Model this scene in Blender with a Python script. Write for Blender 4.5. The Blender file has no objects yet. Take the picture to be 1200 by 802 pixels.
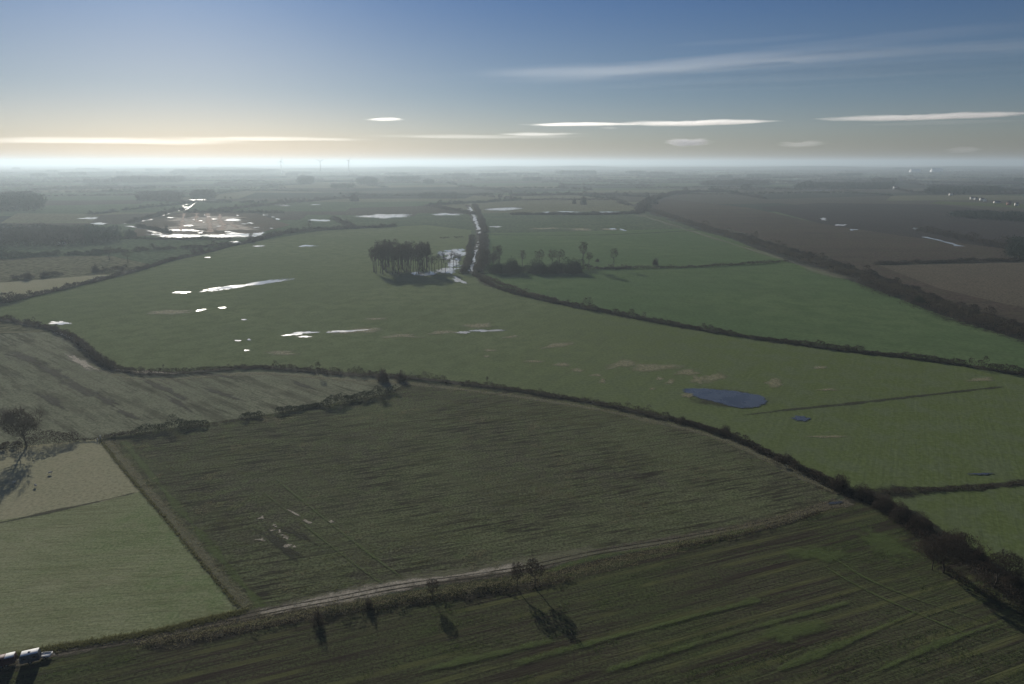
import bpy, math, random
import numpy as np
from mathutils import Vector
R = math.radians
rng = np.random.default_rng(7)
random.seed(7)
scene = bpy.context.scene
COL = scene.collection

# ------------------------------------------------------------------ camera, sky, sun, exposure
H = 100.0                     # height of the viewpoint above the fields (m)
F = 811.0                     # focal length in photo pixels (photo 1200 x 802)
HOR = 190.0                   # photo row of the true horizon
PITCH = math.atan((401 - HOR) / F)
SUN_EL = R(19.0)
SUN_AZ = R(-24.5)             # from +Y, negative = towards -X
cam_d = bpy.data.cameras.new('camera'); cam = bpy.data.objects.new('camera', cam_d); COL.objects.link(cam)
cam.location = (0, 0, H); cam.rotation_euler = (math.pi / 2 - PITCH, 0, 0)
cam_d.sensor_width = 36; cam_d.lens = 36 * F / 1200; cam_d.clip_start = 1; cam_d.clip_end = 400000
scene.camera = cam
sun_dir = Vector((math.sin(SUN_AZ) * math.cos(SUN_EL), math.cos(SUN_AZ) * math.cos(SUN_EL), math.sin(SUN_EL)))
w = bpy.data.worlds.new('World'); scene.world = w; w.use_nodes = True
nt = w.node_tree; nt.nodes.clear()
sky = nt.nodes.new('ShaderNodeTexSky'); sky.sky_type = 'NISHITA'; sky.sun_disc = False
sky.sun_elevation = SUN_EL; sky.sun_rotation = SUN_AZ
sky.altitude = 100; sky.air_density = 1.0; sky.dust_density = 0.28; sky.ozone_density = 2.5
bg = nt.nodes.new('ShaderNodeBackground'); bg.inputs[1].default_value = 0.055
wo = nt.nodes.new('ShaderNodeOutputWorld')
# the sky is whiter and brighter low down, deeper blue higher up
wtc = nt.nodes.new('ShaderNodeTexCoord'); wsx = nt.nodes.new('ShaderNodeSeparateXYZ'); nt.links.new(wtc.outputs['Generated'], wsx.inputs[0])
wr = nt.nodes.new('ShaderNodeValToRGB'); wr.color_ramp.interpolation = 'EASE'
wr.color_ramp.elements[0].position = .0; wr.color_ramp.elements[0].color = (.50, .50, .60, 1)
wr.color_ramp.elements[1].position = .26; wr.color_ramp.elements[1].color = (.31, .47, .74, 1)
e_ = wr.color_ramp.elements.new(.10); e_.color = (.53, .585, .73, 1)
e_ = wr.color_ramp.elements.new(.045); e_.color = (.60, .62, .76, 1)
wm = nt.nodes.new('ShaderNodeMix'); wm.data_type = 'RGBA'; wm.blend_type = 'MULTIPLY'; wm.inputs[0].default_value = 1
nt.links.new(wsx.outputs[2], wr.inputs[0]); nt.links.new(sky.outputs[0], wm.inputs[6]); nt.links.new(wr.outputs[0], wm.inputs[7])
nt.links.new(wm.outputs[2], bg.inputs[0]); nt.links.new(bg.outputs[0], wo.inputs[0])
sd = bpy.data.lights.new('sun', 'SUN'); sd.energy = 5.0; sd.angle = R(0.53); sd.color = (1.0, 0.93, 0.82)
so = bpy.data.objects.new('sun', sd); COL.objects.link(so)
so.rotation_euler = sun_dir.to_track_quat('Z', 'Y').to_euler()
scene.view_settings.view_transform = 'Standard'; scene.view_settings.look = 'None'
scene.view_settings.gamma = 1; scene.view_settings.use_curve_mapping = False
scene.view_settings.exposure = 0.14
scene.cycles.volume_bounces = 3
HAZE_DENSITY = 0.00013
HAZE_ANISO = 0.43

# ------------------------------------------------------------------ helpers
SP, CP = math.sin(PITCH), math.cos(PITCH)
def ray(x, y):
    a = (x - 600) / F; b = (401 - y) / F
    return np.array([a, CP + b * SP, -SP + b * CP])
def P(x, y):
    """map position of a photo pixel on the flat ground"""
    d = ray(x, y); t = -H / d[2]
    return np.array([d[0] * t, d[1] * t])
def PX(wx, wy, wz=0.0):
    """photo pixel of a map position (numpy friendly)"""
    dz = wz - H
    zc = wy * CP - dz * SP; yc = wy * SP + dz * CP
    return 600 + F * wx / zc, 401 - F * yc / zc
def dist(x, y): return float(np.hypot(*P(x, y)))
def mpp(x, y):   # metres per photo pixel at a ground point
    p = P(x, y); return (p[1] * CP + H * SP) / F
def tag(o, label=None, cat=None, group=None, kind=None):
    if label: o['label'] = label
    if cat: o['category'] = cat
    if group: o['group'] = group
    if kind: o['kind'] = kind
    return o
def empty(name, loc, rz=0.0, scale=(1, 1, 1)):
    o = bpy.data.objects.new(name, None); COL.objects.link(o); o.location = loc
    o.rotation_euler = (0, 0, rz); o.scale = scale; o.empty_display_size = .5
    return o
def mesh(name, V, Fc, mat=None, smooth=False):
    me = bpy.data.meshes.new(name)
    if isinstance(Fc, np.ndarray):
        V = np.ascontiguousarray(V, dtype=np.float32); Fc = np.ascontiguousarray(Fc, dtype=np.int32)
        k = Fc.shape[1]
        me.vertices.add(len(V)); me.vertices.foreach_set('co', V.ravel())
        me.loops.add(Fc.size); me.loops.foreach_set('vertex_index', Fc.ravel())
        me.polygons.add(len(Fc)); me.polygons.foreach_set('loop_start', np.arange(0, Fc.size, k, dtype=np.int32))
        me.update(calc_edges=True)
    else:
        me.from_pydata([tuple(map(float, v)) for v in V], [], Fc); me.update()
    if mat: me.materials.append(mat)
    if smooth: me.polygons.foreach_set('use_smooth', [True] * len(me.polygons))
    return me
def obj(name, me, loc=(0, 0, 0), parent=None):
    o = bpy.data.objects.new(name, me); COL.objects.link(o); o.location = loc
    if parent: o.parent = parent
    return o
class G:
    """collects triangles"""
    def __init__(s): s.v = []; s.f = []; s.n = 0
    def add(s, V, T):
        s.v.append(np.asarray(V, float)); s.f.append(np.asarray(T, int) + s.n); s.n += len(V)
    def tube(s, p0, p1, r0, r1, k=5, caps=False):
        p0 = np.asarray(p0, float); p1 = np.asarray(p1, float); d = p1 - p0; L = np.linalg.norm(d)
        if L < 1e-6: return
        d /= L; a = np.cross(d, [0, 0, 1.0])
        if np.linalg.norm(a) < .05: a = np.cross(d, [1.0, 0, 0])
        a /= np.linalg.norm(a); b = np.cross(d, a)
        t = np.arange(k) * 2 * math.pi / k
        c = np.cos(t)[:, None] * a + np.sin(t)[:, None] * b
        V = np.vstack([p0 + c * r0, p1 + c * r1]); T = []
        for i in range(k):
            j = (i + 1) % k; T += [(i, j, k + j), (i, k + j, k + i)]
        if caps:
            V = np.vstack([V, p0, p1])
            for i in range(k):
                j = (i + 1) % k; T += [(j, i, 2 * k), (k + i, k + j, 2 * k + 1)]
        s.add(V, T)
    def box(s, x0, x1, y0, y1, z0, z1, taper=0.0, ytaper=None):
        yt = taper if ytaper is None else ytaper
        V = [(x0, y0, z0), (x1, y0, z0), (x1, y1, z0), (x0, y1, z0),
             (x0 + taper, y0 + yt, z1), (x1 - taper, y0 + yt, z1), (x1 - taper, y1 - yt, z1), (x0 + taper, y1 - yt, z1)]
        s.add(V, [(0, 2, 1), (0, 3, 2), (4, 5, 6), (4, 6, 7), (0, 1, 5), (0, 5, 4), (1, 2, 6), (1, 6, 5), (2, 3, 7), (2, 7, 6), (3, 0, 4), (3, 4, 7)])
    def build(s, name, mat, smooth=False):
        return mesh(name, np.vstack(s.v), np.vstack(s.f), mat, smooth)
def sprigs(C, L, W, D=None, up=0.35):
    """thin triangles rooted at C (N,3), length L, width W"""
    n = len(C)
    if D is None:
        D = rng.normal(size=(n, 3)); D[:, 2] = np.abs(D[:, 2]) * 1.0 + up
    D = D / np.linalg.norm(D, axis=1)[:, None]
    S = np.cross(D, rng.normal(size=(n, 3))); S /= np.linalg.norm(S, axis=1)[:, None] + 1e-9
    L = np.broadcast_to(L, (n,))[:, None]; W = np.broadcast_to(W, (n,))[:, None]
    V = np.empty((n, 3, 3)); V[:, 0] = C - S * W * .5; V[:, 1] = C + S * W * .5; V[:, 2] = C + D * L
    return V.reshape(-1, 3), np.arange(3 * n).reshape(-1, 3)

# ---- node helpers
def new_mat(name):
    m = bpy.data.materials.new(name); m.use_nodes = True
    t = m.node_tree; t.nodes.clear()
    out = t.nodes.new('ShaderNodeOutputMaterial'); b = t.nodes.new('ShaderNodeBsdfPrincipled')
    t.links.new(b.outputs[0], out.inputs[0])
    return m, t, b, out
def N(t, typ, **kw):
    n = t.nodes.new(typ)
    for k, v in kw.items(): setattr(n, k, v)
    return n
def noise(t, vec, scale, detail=4, rough=.6, dist_=0.0):
    n = N(t, 'ShaderNodeTexNoise'); n.inputs['Scale'].default_value = scale
    n.inputs['Detail'].default_value = detail; n.inputs['Roughness'].default_value = rough
    n.inputs['Distortion'].default_value = dist_
    t.links.new(vec, n.inputs['Vector']); return n.outputs['Fac']
def rngmap(t, v, a, b, c=0.0, d=1.0, smooth=True):
    n = N(t, 'ShaderNodeMapRange'); n.interpolation_type = 'SMOOTHSTEP' if smooth else 'LINEAR'
    for i, q in zip((1, 2, 3, 4), (a, b, c, d)): n.inputs[i].default_value = q
    t.links.new(v, n.inputs[0]); return n.outputs[0]
def mix(t, fac, a, b, mode='MIX'):
    n = N(t, 'ShaderNodeMix'); n.data_type = 'RGBA'; n.blend_type = mode
    for sock, q in ((0, fac), (6, a), (7, b)):
        if isinstance(q, (int, float)): n.inputs[sock].default_value = q
        elif isinstance(q, tuple): n.inputs[sock].default_value = (*q, 1)
        else: t.links.new(q, n.inputs[sock])
    return n.outputs[2]
def mth(t, op, a, b=None):
    n = N(t, 'ShaderNodeMath'); n.operation = op
    for i, q in enumerate((a, b)):
        if q is None: continue
        if isinstance(q, (int, float)): n.inputs[i].default_value = q
        else: t.links.new(q, n.inputs[i])
    return n.outputs[0]
def mapping(t, vec, rz=0.0, sc=(1, 1, 1), loc=(0, 0, 0)):
    n = N(t, 'ShaderNodeMapping'); n.inputs['Rotation'].default_value = (0, 0, rz)
    n.inputs['Scale'].default_value = sc; n.inputs['Location'].default_value = loc
    t.links.new(vec, n.inputs['Vector']); return n.outputs[0]
def rowvec(t, vec, ang, along, across):
    """coordinates stretched along direction ang: noise in it reads as rows of that direction"""
    a = mapping(t, vec, rz=-ang)
    return mapping(t, a, sc=(1 / along, 1 / across, 1))
def bumped(t, b, h, strength, distance):
    bp = N(t, 'ShaderNodeBump'); bp.inputs['Strength'].default_value = strength
    bp.inputs['Distance'].default_value = distance
    t.links.new(h, bp.inputs['Height']); t.links.new(bp.outputs[0], b.inputs['Normal'])
def wang(a, b):
    p, q = P(*a), P(*b); return math.atan2(q[1] - p[1], q[0] - p[0])

def field_mat(name, ca, cb, cc, patch=60, rows=None, row_col=None, row_amt=.5, row_w=3.0, row_l=60, fine=1.0,
              bump=.6, rough=.9, spec=.04, tram=None, cover=(.42, .62), grit=1.0, drift=None):
    """meadow / plough soil: large patches (ca<->cb), clumps (cc), rows running along angle `rows`"""
    m, t, b, out = new_mat(name)
    tc = N(t, 'ShaderNodeTexCoord').outputs['Object']
    big = rngmap(t, noise(t, tc, 1 / patch, 5, .62, .4), .40, .62)
    c = mix(t, big, ca, cb)
    if drift:
        sx = N(t, 'ShaderNodeSeparateXYZ'); t.links.new(tc, sx.inputs[0])
        dx = mth(t, 'ADD', mth(t, 'SUBTRACT', sx.outputs[0], mth(t, 'MULTIPLY', sx.outputs[1], .1)), mth(t, 'MULTIPLY', noise(t, tc, 1 / 90, 4, .6), 120))
        c = mix(t, rngmap(t, dx, drift[0], drift[1]), c, drift[2])
    mid = noise(t, tc, 1 / (7 * fine), 6, .7)
    c = mix(t, rngmap(t, mid, *cover), c, cc)
    hgt = mth(t, 'MULTIPLY', mid, .5)
    fn = noise(t, tc, 1 / (.9 * fine), 4, .7)
    c = mix(t, rngmap(t, fn, .42, .66, 0, .6 * grit), c, tuple(min(1, x * 1.7 + .004) for x in ca))
    c = mix(t, rngmap(t, fn, .5, .34, 0, .7 * grit), c, tuple(x * .45 for x in cb))
    hgt = mth(t, 'ADD', hgt, mth(t, 'MULTIPLY', fn, .35))
    if rows is not None:
        rv = rowvec(t, tc, rows, row_l, row_w)
        rn = noise(t, rv, 1.0, 5, .72, .15)
        rmod = rngmap(t, noise(t, tc, 1 / 38, 4, .6), .38, .6, .4, 1.0)
        c = mix(t, mth(t, 'MULTIPLY', rngmap(t, rn, .46, .60, 0, row_amt), rmod), c, row_col)
        rv2 = rowvec(t, tc, rows, row_l * .35, row_w * .28)
        rn2 = noise(t, rv2, 1.0, 3, .7)
        c = mix(t, mth(t, 'MULTIPLY', rngmap(t, rn2, .52, .66, 0, row_amt * .8), rmod), c, tuple(x * .75 for x in row_col))
        hgt = mth(t, 'ADD', hgt, mth(t, 'MULTIPLY', rn2, .6))
        hgt = mth(t, 'ADD', hgt, mth(t, 'MULTIPLY', rn, .5))
    if tram:
        wv = N(t, 'ShaderNodeTexWave'); wv.wave_type = 'BANDS'; wv.bands_direction = 'Y'
        wv.inputs['Scale'].default_value = 1.0; wv.inputs['Distortion'].default_value = .6
        wv.inputs['Detail Scale'].default_value = .3
        t.links.new(mapping(t, mapping(t, tc, rz=-tram[0]), sc=(.02, .314 / tram[1], 1)), wv.inputs['Vector'])
        brk = rngmap(t, noise(t, tc, 1 / 30, 4, .6), .42, .58)
        c = mix(t, mth(t, 'MULTIPLY', rngmap(t, wv.outputs['Fac'], .82, .97, 0, tram[3]), brk), c, tram[2])
    t.links.new(c, b.inputs['Base Color'])
    b.inputs['Roughness'].default_value = 1.0; b.inputs['Specular IOR Level'].default_value = 0.0
    bumped(t, b, hgt, bump, .35 * fine)
    return m
def soft_mat(name, ca, cb, dens=.75, sc=.35, rough=.95, spec=.03, rows=None, bump=.5):
    """worn strip or patch whose rim frays into the field below (attribute 'edge': 0 rim, 1 middle)"""
    m, t, b, out = new_mat(name)
    tc = N(t, 'ShaderNodeTexCoord').outputs['Object']
    v = tc if rows is None else rowvec(t, tc, rows, 8, 1)
    n1 = noise(t, v, sc, 5, .7); n2 = noise(t, tc, sc * 6, 3, .7)
    t.links.new(mix(t, rngmap(t, n2, .35, .65), ca, cb), b.inputs['Base Color'])
    b.inputs['Roughness'].default_value = rough; b.inputs['Specular IOR Level'].default_value = spec
    at = N(t, 'ShaderNodeAttribute'); at.attribute_name = 'edge'
    s = mth(t, 'ADD', at.outputs['Fac'], mth(t, 'MULTIPLY', mth(t, 'SUBTRACT', n1, .5), 2.4))
    s = mth(t, 'ADD', s, mth(t, 'MULTIPLY', mth(t, 'SUBTRACT', n2, .5), .8))
    t.links.new(rngmap(t, s, .15, 1.0, 0, dens), b.inputs['Alpha'])
    bumped(t, b, mth(t, 'ADD', n2, n1), bump, .3)
    return m
def plain_mat(name, ca, cb=None, rough=.8, spec=.2, scale=.6, bump=0.0, metallic=0.0, trans=0):
    m, t, b, out = new_mat(name)
    tc = N(t, 'ShaderNodeTexCoord').outputs['Object']
    cb = cb or tuple(x * .75 for x in ca)
    n1 = noise(t, tc, scale, 5, .65)
    t.links.new(mix(t, rngmap(t, n1, .35, .65), ca, cb), b.inputs['Base Color'])
    b.inputs['Roughness'].default_value = rough; b.inputs['Specular IOR Level'].default_value = spec
    b.inputs['Metallic'].default_value = metallic
    if bump: bumped(t, b, n1, bump, .05)
    if trans:
        tr = N(t, 'ShaderNodeBsdfTranslucent'); tr.inputs[0].default_value = (*[min(1, q * 1.3) for q in ca], 1)
        ms = N(t, 'ShaderNodeMixShader'); ms.inputs[0].default_value = trans
        t.links.new(b.outputs[0], ms.inputs[1]); t.links.new(tr.outputs[0], ms.inputs[2]); t.links.new(ms.outputs[0], out.inputs[0])
    return m
def twig_mat(name, ca, cb, scale=.25):
    m = plain_mat(name, ca, cb, rough=.9, spec=.05, scale=scale, trans=.25)
    return m
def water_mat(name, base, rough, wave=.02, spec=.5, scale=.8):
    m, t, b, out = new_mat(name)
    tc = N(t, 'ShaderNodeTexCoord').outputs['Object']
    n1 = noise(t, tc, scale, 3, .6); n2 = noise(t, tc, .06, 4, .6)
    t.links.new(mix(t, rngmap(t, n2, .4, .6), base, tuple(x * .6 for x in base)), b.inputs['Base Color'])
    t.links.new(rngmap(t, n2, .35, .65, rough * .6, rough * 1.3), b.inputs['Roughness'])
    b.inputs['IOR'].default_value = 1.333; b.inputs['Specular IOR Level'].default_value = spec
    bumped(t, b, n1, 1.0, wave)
    at = N(t, 'ShaderNodeAttribute'); at.attribute_name = 'edge'
    e1 = noise(t, tc, .22, 5, .7)
    s_ = mth(t, 'ADD', at.outputs['Fac'], mth(t, 'MULTIPLY', mth(t, 'SUBTRACT', e1, .5), 2.6))
    t.links.new(rngmap(t, s_, .05, .55), b.inputs['Alpha'])
    return m

# ---- curves
def smooth_line(pts, step_px=6, jit=0.0, world=True):
    """Catmull-Rom through photo points, resampled, mapped to the ground"""
    p = np.array(pts, float); q = np.vstack([2 * p[0] - p[1], p, 2 * p[-1] - p[-2]]); out = []
    for i in range(1, len(q) - 2):
        L = np.linalg.norm(q[i + 1] - q[i]); n = max(1, int(L / step_px))
        for k in range(n):
            s = k / n
            out.append(.5 * ((2 * q[i]) + (-q[i - 1] + q[i + 1]) * s + (2 * q[i - 1] - 5 * q[i] + 4 * q[i + 1] - q[i + 2]) * s * s
                             + (-q[i - 1] + 3 * q[i] - 3 * q[i + 1] + q[i + 2]) * s ** 3))
    out.append(q[-2]); out = np.array(out)
    W = np.array([P(*a) for a in out])
    if jit: W[1:-1] += rng.normal(size=W[1:-1].shape) * jit
    return W
def resample(W, step):
    d = np.r_[0, np.cumsum(np.linalg.norm(np.diff(W, axis=0), axis=1))]
    n = max(2, int(d[-1] / step) + 1); s = np.linspace(0, d[-1], n)
    return np.c_[np.interp(s, d, W[:, 0]), np.interp(s, d, W[:, 1])]
_z = [0.08]
def nextz():
    _z[0] += 0.0007; return _z[0]
def normals2(W):
    T = np.gradient(W, axis=0); T /= np.linalg.norm(T, axis=1)[:, None] + 1e-9
    return np.c_[-T[:, 1], T[:, 0]]
def strip(name, pts, width, mat, kind='structure', off=0.0, wob=.25, z=None, step=4.0):
    W = resample(smooth_line(pts), step); n2 = normals2(W); W = W + n2 * off; n = len(W)
    wd = width * (1 + wob * np.interp(np.arange(n), np.arange(0, n + 4, 4), rng.normal(size=len(np.arange(0, n + 4, 4)))))
    wd = np.clip(wd, width * .35, None)
    z = nextz() if z is None else z
    cs = np.array([-.5, -.25, 0, .25, .5]); ed = np.array([0, .75, 1, .75, 0])
    V = np.concatenate([np.c_[W + n2 * (wd * c)[:, None], np.full(n, z)] for c in cs])
    T = []
    for j in range(4):
        for i in range(n - 1): T.append((j * n + i, j * n + i + 1, (j + 1) * n + i + 1, (j + 1) * n + i))
    me = mesh(name, V, np.array(T), mat)
    at = me.attributes.new('edge', 'FLOAT', 'POINT')
    E = np.repeat(ed, n).reshape(5, n); E[:, 0] = 0; E[:, -1] = 0
    at.data.foreach_set('value', E.ravel().astype(np.float32))
    return tag(obj(name, me), kind=kind)
def blob(name, cx, cy, rx, ry, mat, tilt=0.0, rag=.3, z=None, lob=9, soft=True):
    """ragged patch: an outline given on the photo, laid out on the ground"""
    n = 56; th = np.arange(n) * 2 * math.pi / n
    r = np.ones(n)
    for k in range(2, lob): r += rag / k ** .8 * rng.normal() * np.sin(k * th + rng.uniform(0, 6.28)) * .7
    r = np.clip(r, .25, 2)
    z = nextz() if z is None else z
    V = []; E = []; c, s = math.cos(R(tilt)), math.sin(R(tilt))
    rings = (0, .45, .75, 1.0) if soft else (0, 1.0)
    V.append((*P(cx, cy), z)); E.append(1)
    for q in rings[1:]:
        for i in range(n):
            ux = rx * r[i] * q * math.cos(th[i]); uy = ry * r[i] * q * math.sin(th[i])
            x = cx + ux * c + uy * s * (rx / max(ry, 1e-3)) * 0; y = cy + uy - ux * math.tan(R(tilt))
            V.append((*P(x, max(y, HOR + 3)), z)); E.append(1 - q)
    Fc = [(0, 1 + i, 1 + (i + 1) % n) for i in range(n)]
    for k in range(len(rings) - 2):
        a = 1 + k * n; b = a + n
        for i in range(n):
            j = (i + 1) % n; Fc += [(a + i, b + i, b + j), (a + i, b + j, a + j)]
    me = mesh(name, np.array(V), np.array(Fc), mat)
    at = me.attributes.new('edge', 'FLOAT', 'POINT'); at.data.foreach_set('value', np.array(E, dtype=np.float32) * 1.6)
    return tag(obj(name, me), kind='structure')
def sheet(name, pts, mat, z, kind='structure'):
    V = [(*P(*p), z) for p in pts]
    return tag(obj(name, mesh(name, V, [tuple(range(len(V)))], mat)), kind=kind)

# ------------------------------------------------------------------ materials
SR = 1.0
grass_main = field_mat('meadow_green', (.102, .128, .064), (.120, .145, .074), (.088, .112, .056), patch=130, fine=1.6, grit=.45, bump=.35,
                       rows=wang((300, 400), (560, 330)), row_col=(.085, .105, .05), row_amt=.25, row_w=8, row_l=160, drift=(-40, 200, (.080, .106, .036)), rough=.9, spec=.05)
grass_back = field_mat('meadow_far_green', (.072, .112, .050), (.088, .126, .056), (.066, .102, .044), patch=150, fine=2.5, grit=.45, bump=.3,
                       rows=wang((600, 330), (1150, 400)), row_col=(.055, .082, .04), row_amt=.3, row_w=14, row_l=300, rough=.9, spec=.05)
grass_olive = field_mat('meadow_olive', (.066, .084, .032), (.078, .094, .036), (.056, .072, .028), patch=110, fine=1.6, grit=.45, bump=.35,
                        rows=wang((700, 470), (1150, 440)), row_col=(.05, .052, .026), row_amt=.35, row_w=9, row_l=140, rough=.9, spec=.05)
grass_pale = field_mat('meadow_pale', (.235, .228, .152), (.205, .205, .130), (.215, .215, .140), patch=60, fine=1.2, grit=.45, bump=.45,
                       rough=.9, spec=.05)
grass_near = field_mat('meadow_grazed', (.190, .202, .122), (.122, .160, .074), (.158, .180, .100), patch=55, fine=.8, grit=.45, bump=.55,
                       rows=wang((20, 680), (200, 670)), row_col=(.095, .095, .05), row_amt=.35, row_w=3, row_l=20, rough=.9, spec=.05)  # grass colour raised to carry part of the sun glare veil at left
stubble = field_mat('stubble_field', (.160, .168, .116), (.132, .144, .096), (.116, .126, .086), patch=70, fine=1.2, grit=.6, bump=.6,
                    rows=wang((60, 400), (230, 480)), row_col=(.050, .048, .034), row_amt=.65, row_w=7, row_l=60, rough=.9, spec=.04)  # stubble colour, lightened to stand in for some of the left glare veil
rough_field = field_mat('rough_ploughed_field', (.092, .104, .056), (.060, .056, .044), (.074, .090, .044), patch=75, fine=.8, bump=.9,
                        rows=wang((340, 712), (985, 588)), row_col=(.028, .025, .020), row_amt=.9, row_w=1.5, row_l=17, rough=.9,
                        tram=(wang((120, 520), (330, 700)), 16, (.075, .078, .045), .35), spec=.04)
plough = field_mat('striped_ploughed_field', (.048, .060, .026), (.056, .052, .036), (.046, .050, .028), patch=45, fine=.7, bump=.95,
                   rows=wang((560, 778), (900, 688)), row_col=(.036, .029, .025), row_amt=.9, row_w=2.4, row_l=70, rough=.75,
                   tram=(wang((560, 778), (900, 688)), 6.5, (.085, .092, .040), .7), spec=.04)
brown = field_mat('brown_ploughed_field', (.062, .048, .038), (.050, .042, .034), (.058, .056, .036), patch=160, fine=3, bump=.3,
                  rows=wang((950, 300), (1200, 300)), row_col=(.040, .033, .030), row_amt=.5, row_w=20, row_l=300, rough=.9, spec=.03)
brown_dark = field_mat('dark_ploughed_field', (.036, .031, .030), (.030, .027, .027), (.040, .036, .030), patch=150, fine=4, bump=.2,
                       rough=.9, spec=.1)
brown_pale = field_mat('pale_ploughed_field', (.092, .078, .058), (.078, .070, .052), (.070, .062, .046), patch=90, fine=2, bump=.3,
                       rough=.9, spec=.03)
green_far = field_mat('far_pasture', (.060, .082, .046), (.072, .090, .052), (.052, .070, .042), patch=200, fine=6, bump=.15, rough=.7)
pale_far = field_mat('far_stubble', (.105, .105, .066), (.088, .092, .056), (.078, .080, .050), patch=200, fine=6, bump=.15, rough=.7)
brown_far = field_mat('far_plough', (.062, .056, .044), (.052, .050, .040), (.060, .060, .044), patch=200, fine=6, bump=.15, rough=.8)
dark_far = field_mat('far_dark_land', (.034, .040, .032), (.028, .034, .028), (.04, .044, .034), patch=200, fine=6, bump=.15, rough=.8)
plain_m = field_mat('far_plain', (.055, .070, .045), (.040, .050, .036), (.070, .078, .050), patch=900, fine=60, bump=.0, rough=.8,
                    rows=0.0, row_col=(.03, .036, .030), row_amt=.8, row_w=500, row_l=2600, cover=(.5, .6))
twig_dark = twig_mat('bare_twigs', (.050, .040, .032), (.034, .028, .024))
twig_brown = twig_mat('hedge_twigs', (.046, .036, .027), (.028, .026, .019))
twig_green = twig_mat('evergreen_scrub', (.020, .026, .014), (.030, .034, .019))
reed = twig_mat('dead_reed', (.070, .058, .040), (.040, .036, .028))
bark = plain_mat('bark', (.055, .045, .036), (.032, .027, .022), rough=.9, scale=3, bump=.4)
tuft_m = plain_mat('tussock_grass', (.095, .098, .045), (.055, .062, .026), rough=.85, spec=.05, scale=.15, trans=.5)
tuft_p = plain_mat('dead_grass', (.17, .16, .10), (.10, .10, .06), rough=.85, spec=.05, scale=.15, trans=.5)
tuft_g = plain_mat('green_tussock', (.055, .080, .028), (.038, .056, .020), rough=.85, spec=.05, scale=.15, trans=.5)
wood_m = twig_mat('woodland_canopy', (.036, .034, .028), (.026, .026, .022), scale=.05)
conif_m = twig_mat('evergreen_woodland_canopy', (.020, .028, .020), (.030, .036, .024), scale=.05)
glare = water_mat('flood_water_painted_glare', (.30, .30, .29), .14, wave=.012, spec=.45)  # pale base paints the bright sky reflection into the shallow water
sky_sheen = water_mat('flood_water_painted_sheen', (.50, .51, .50), .35, wave=.01, spec=.5)  # whiter base still: mirrored bright sky put into the colour of these pools
still = water_mat('still_pond_water', (.060, .068, .080), .06, wave=.003, scale=.5)
ditchw = water_mat('ditch_water', (.03, .03, .03), .12, wave=.01)
s_dark = soft_mat('damp_soil', (.024, .022, .018), (.036, .034, .024), dens=.85, sc=.25)
s_damp = soft_mat('damp_stain', (.032, .034, .024), (.046, .046, .032), dens=.7, sc=.12)
s_pale = soft_mat('bleached_grass', (.25, .235, .15), (.17, .17, .10), dens=.65, sc=.10)
s_pale2 = soft_mat('bleached_verge', (.22, .215, .15), (.14, .145, .09), dens=.5, sc=.4)
s_mud = soft_mat('track_mud', (.13, .118, .09), (.08, .07, .055), dens=.85, sc=.35)
s_chalk = soft_mat('pale_stony_soil', (.42, .39, .32), (.22, .20, .16), dens=.8, sc=.35)
s_rust = soft_mat('bare_orange_earth', (.42, .29, .21), (.28, .21, .16), dens=.7, sc=.05)
s_green = soft_mat('lush_strip', (.095, .130, .045), (.075, .105, .036), dens=.55, sc=.2)

# ------------------------------------------------------------------ large ground
GR = 40000.0
gm = mesh('ground', [(-GR, -2000, -.02), (GR, -2000, -.02), (GR, GR, -.02), (-GR, GR, -.02)], [(0, 1, 2, 3)], plain_m)
tag(obj('ground', gm), kind='structure')

# patchwork of the far plain: one sheet of jittered field cells out to 9 km
cell = 330.0; ga = R(12); ca_, sa_ = math.cos(ga), math.sin(ga)
NX, NY = 64, 34
node = np.zeros((NX + 1, NY + 1, 2))
for i in range(NX + 1):
    for j in range(NY + 1):
        u = (i - NX / 2) * cell * 1.25 + rng.normal() * 75 + (j % 2) * 60; v = 500 + j * cell * .85 + rng.normal() * 60
        node[i, j] = (u * ca_ - v * sa_ * .35, u * sa_ + v * ca_)
V = np.c_[node.reshape(-1, 2), np.full((NX + 1) * (NY + 1), .0)]
fc = []; mi = []
for i in range(NX):
    for j in range(NY):
        a = i * (NY + 1) + j; fc.append((a, a + NY + 1, a + NY + 2, a + 1))
        px_, py_ = PX(*node[i, j])
        right = np.clip((px_ - 600) / 500, 0, 1)
        pr = np.array([.46 - .25 * right, .24 - .15 * right, .17 + .15 * right, .13 + .25 * right]); mi.append(int(rng.choice(4, p=pr / pr.sum())))
pm = mesh('far_fields', V, np.array(fc)); [pm.materials.append(m) for m in (green_far, pale_far, brown_far, dark_far)]
pm.polygons.foreach_set('material_index', mi)
tag(obj('far_fields', pm), kind='structure')

# ------------------------------------------------------------------ boundary lines read off the photograph
L1 = [(-40, 371), (0, 375), (30, 380), (60, 386), (90, 400), (112, 420), (130, 431), (160, 437), (200, 438), (250, 434), (300, 431), (350, 434),
      (400, 438), (450, 441), (500, 445), (550, 451), (600, 457), (650, 465), (700, 473), (750, 484), (800, 495), (850, 510),
      (900, 532), (950, 557), (985, 574), (1015, 583), (1060, 606), (1100, 636), (1150, 668), (1200, 705), (1260, 755)]
L2 = [(556, 322), (575, 334), (600, 343), (650, 355), (700, 364), (750, 374), (800, 383), (900, 399), (1000, 412), (1100, 424), (1200, 439), (1260, 447)]
L3 = [(700, 316), (740, 315), (800, 314), (860, 311), (922, 307)]
L4 = [(752, 244), (790, 256), (850, 275), (900, 290), (950, 306), (1000, 322), (1050, 340), (1100, 359), (1150, 376), (1200, 391), (1260, 408)]
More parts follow.
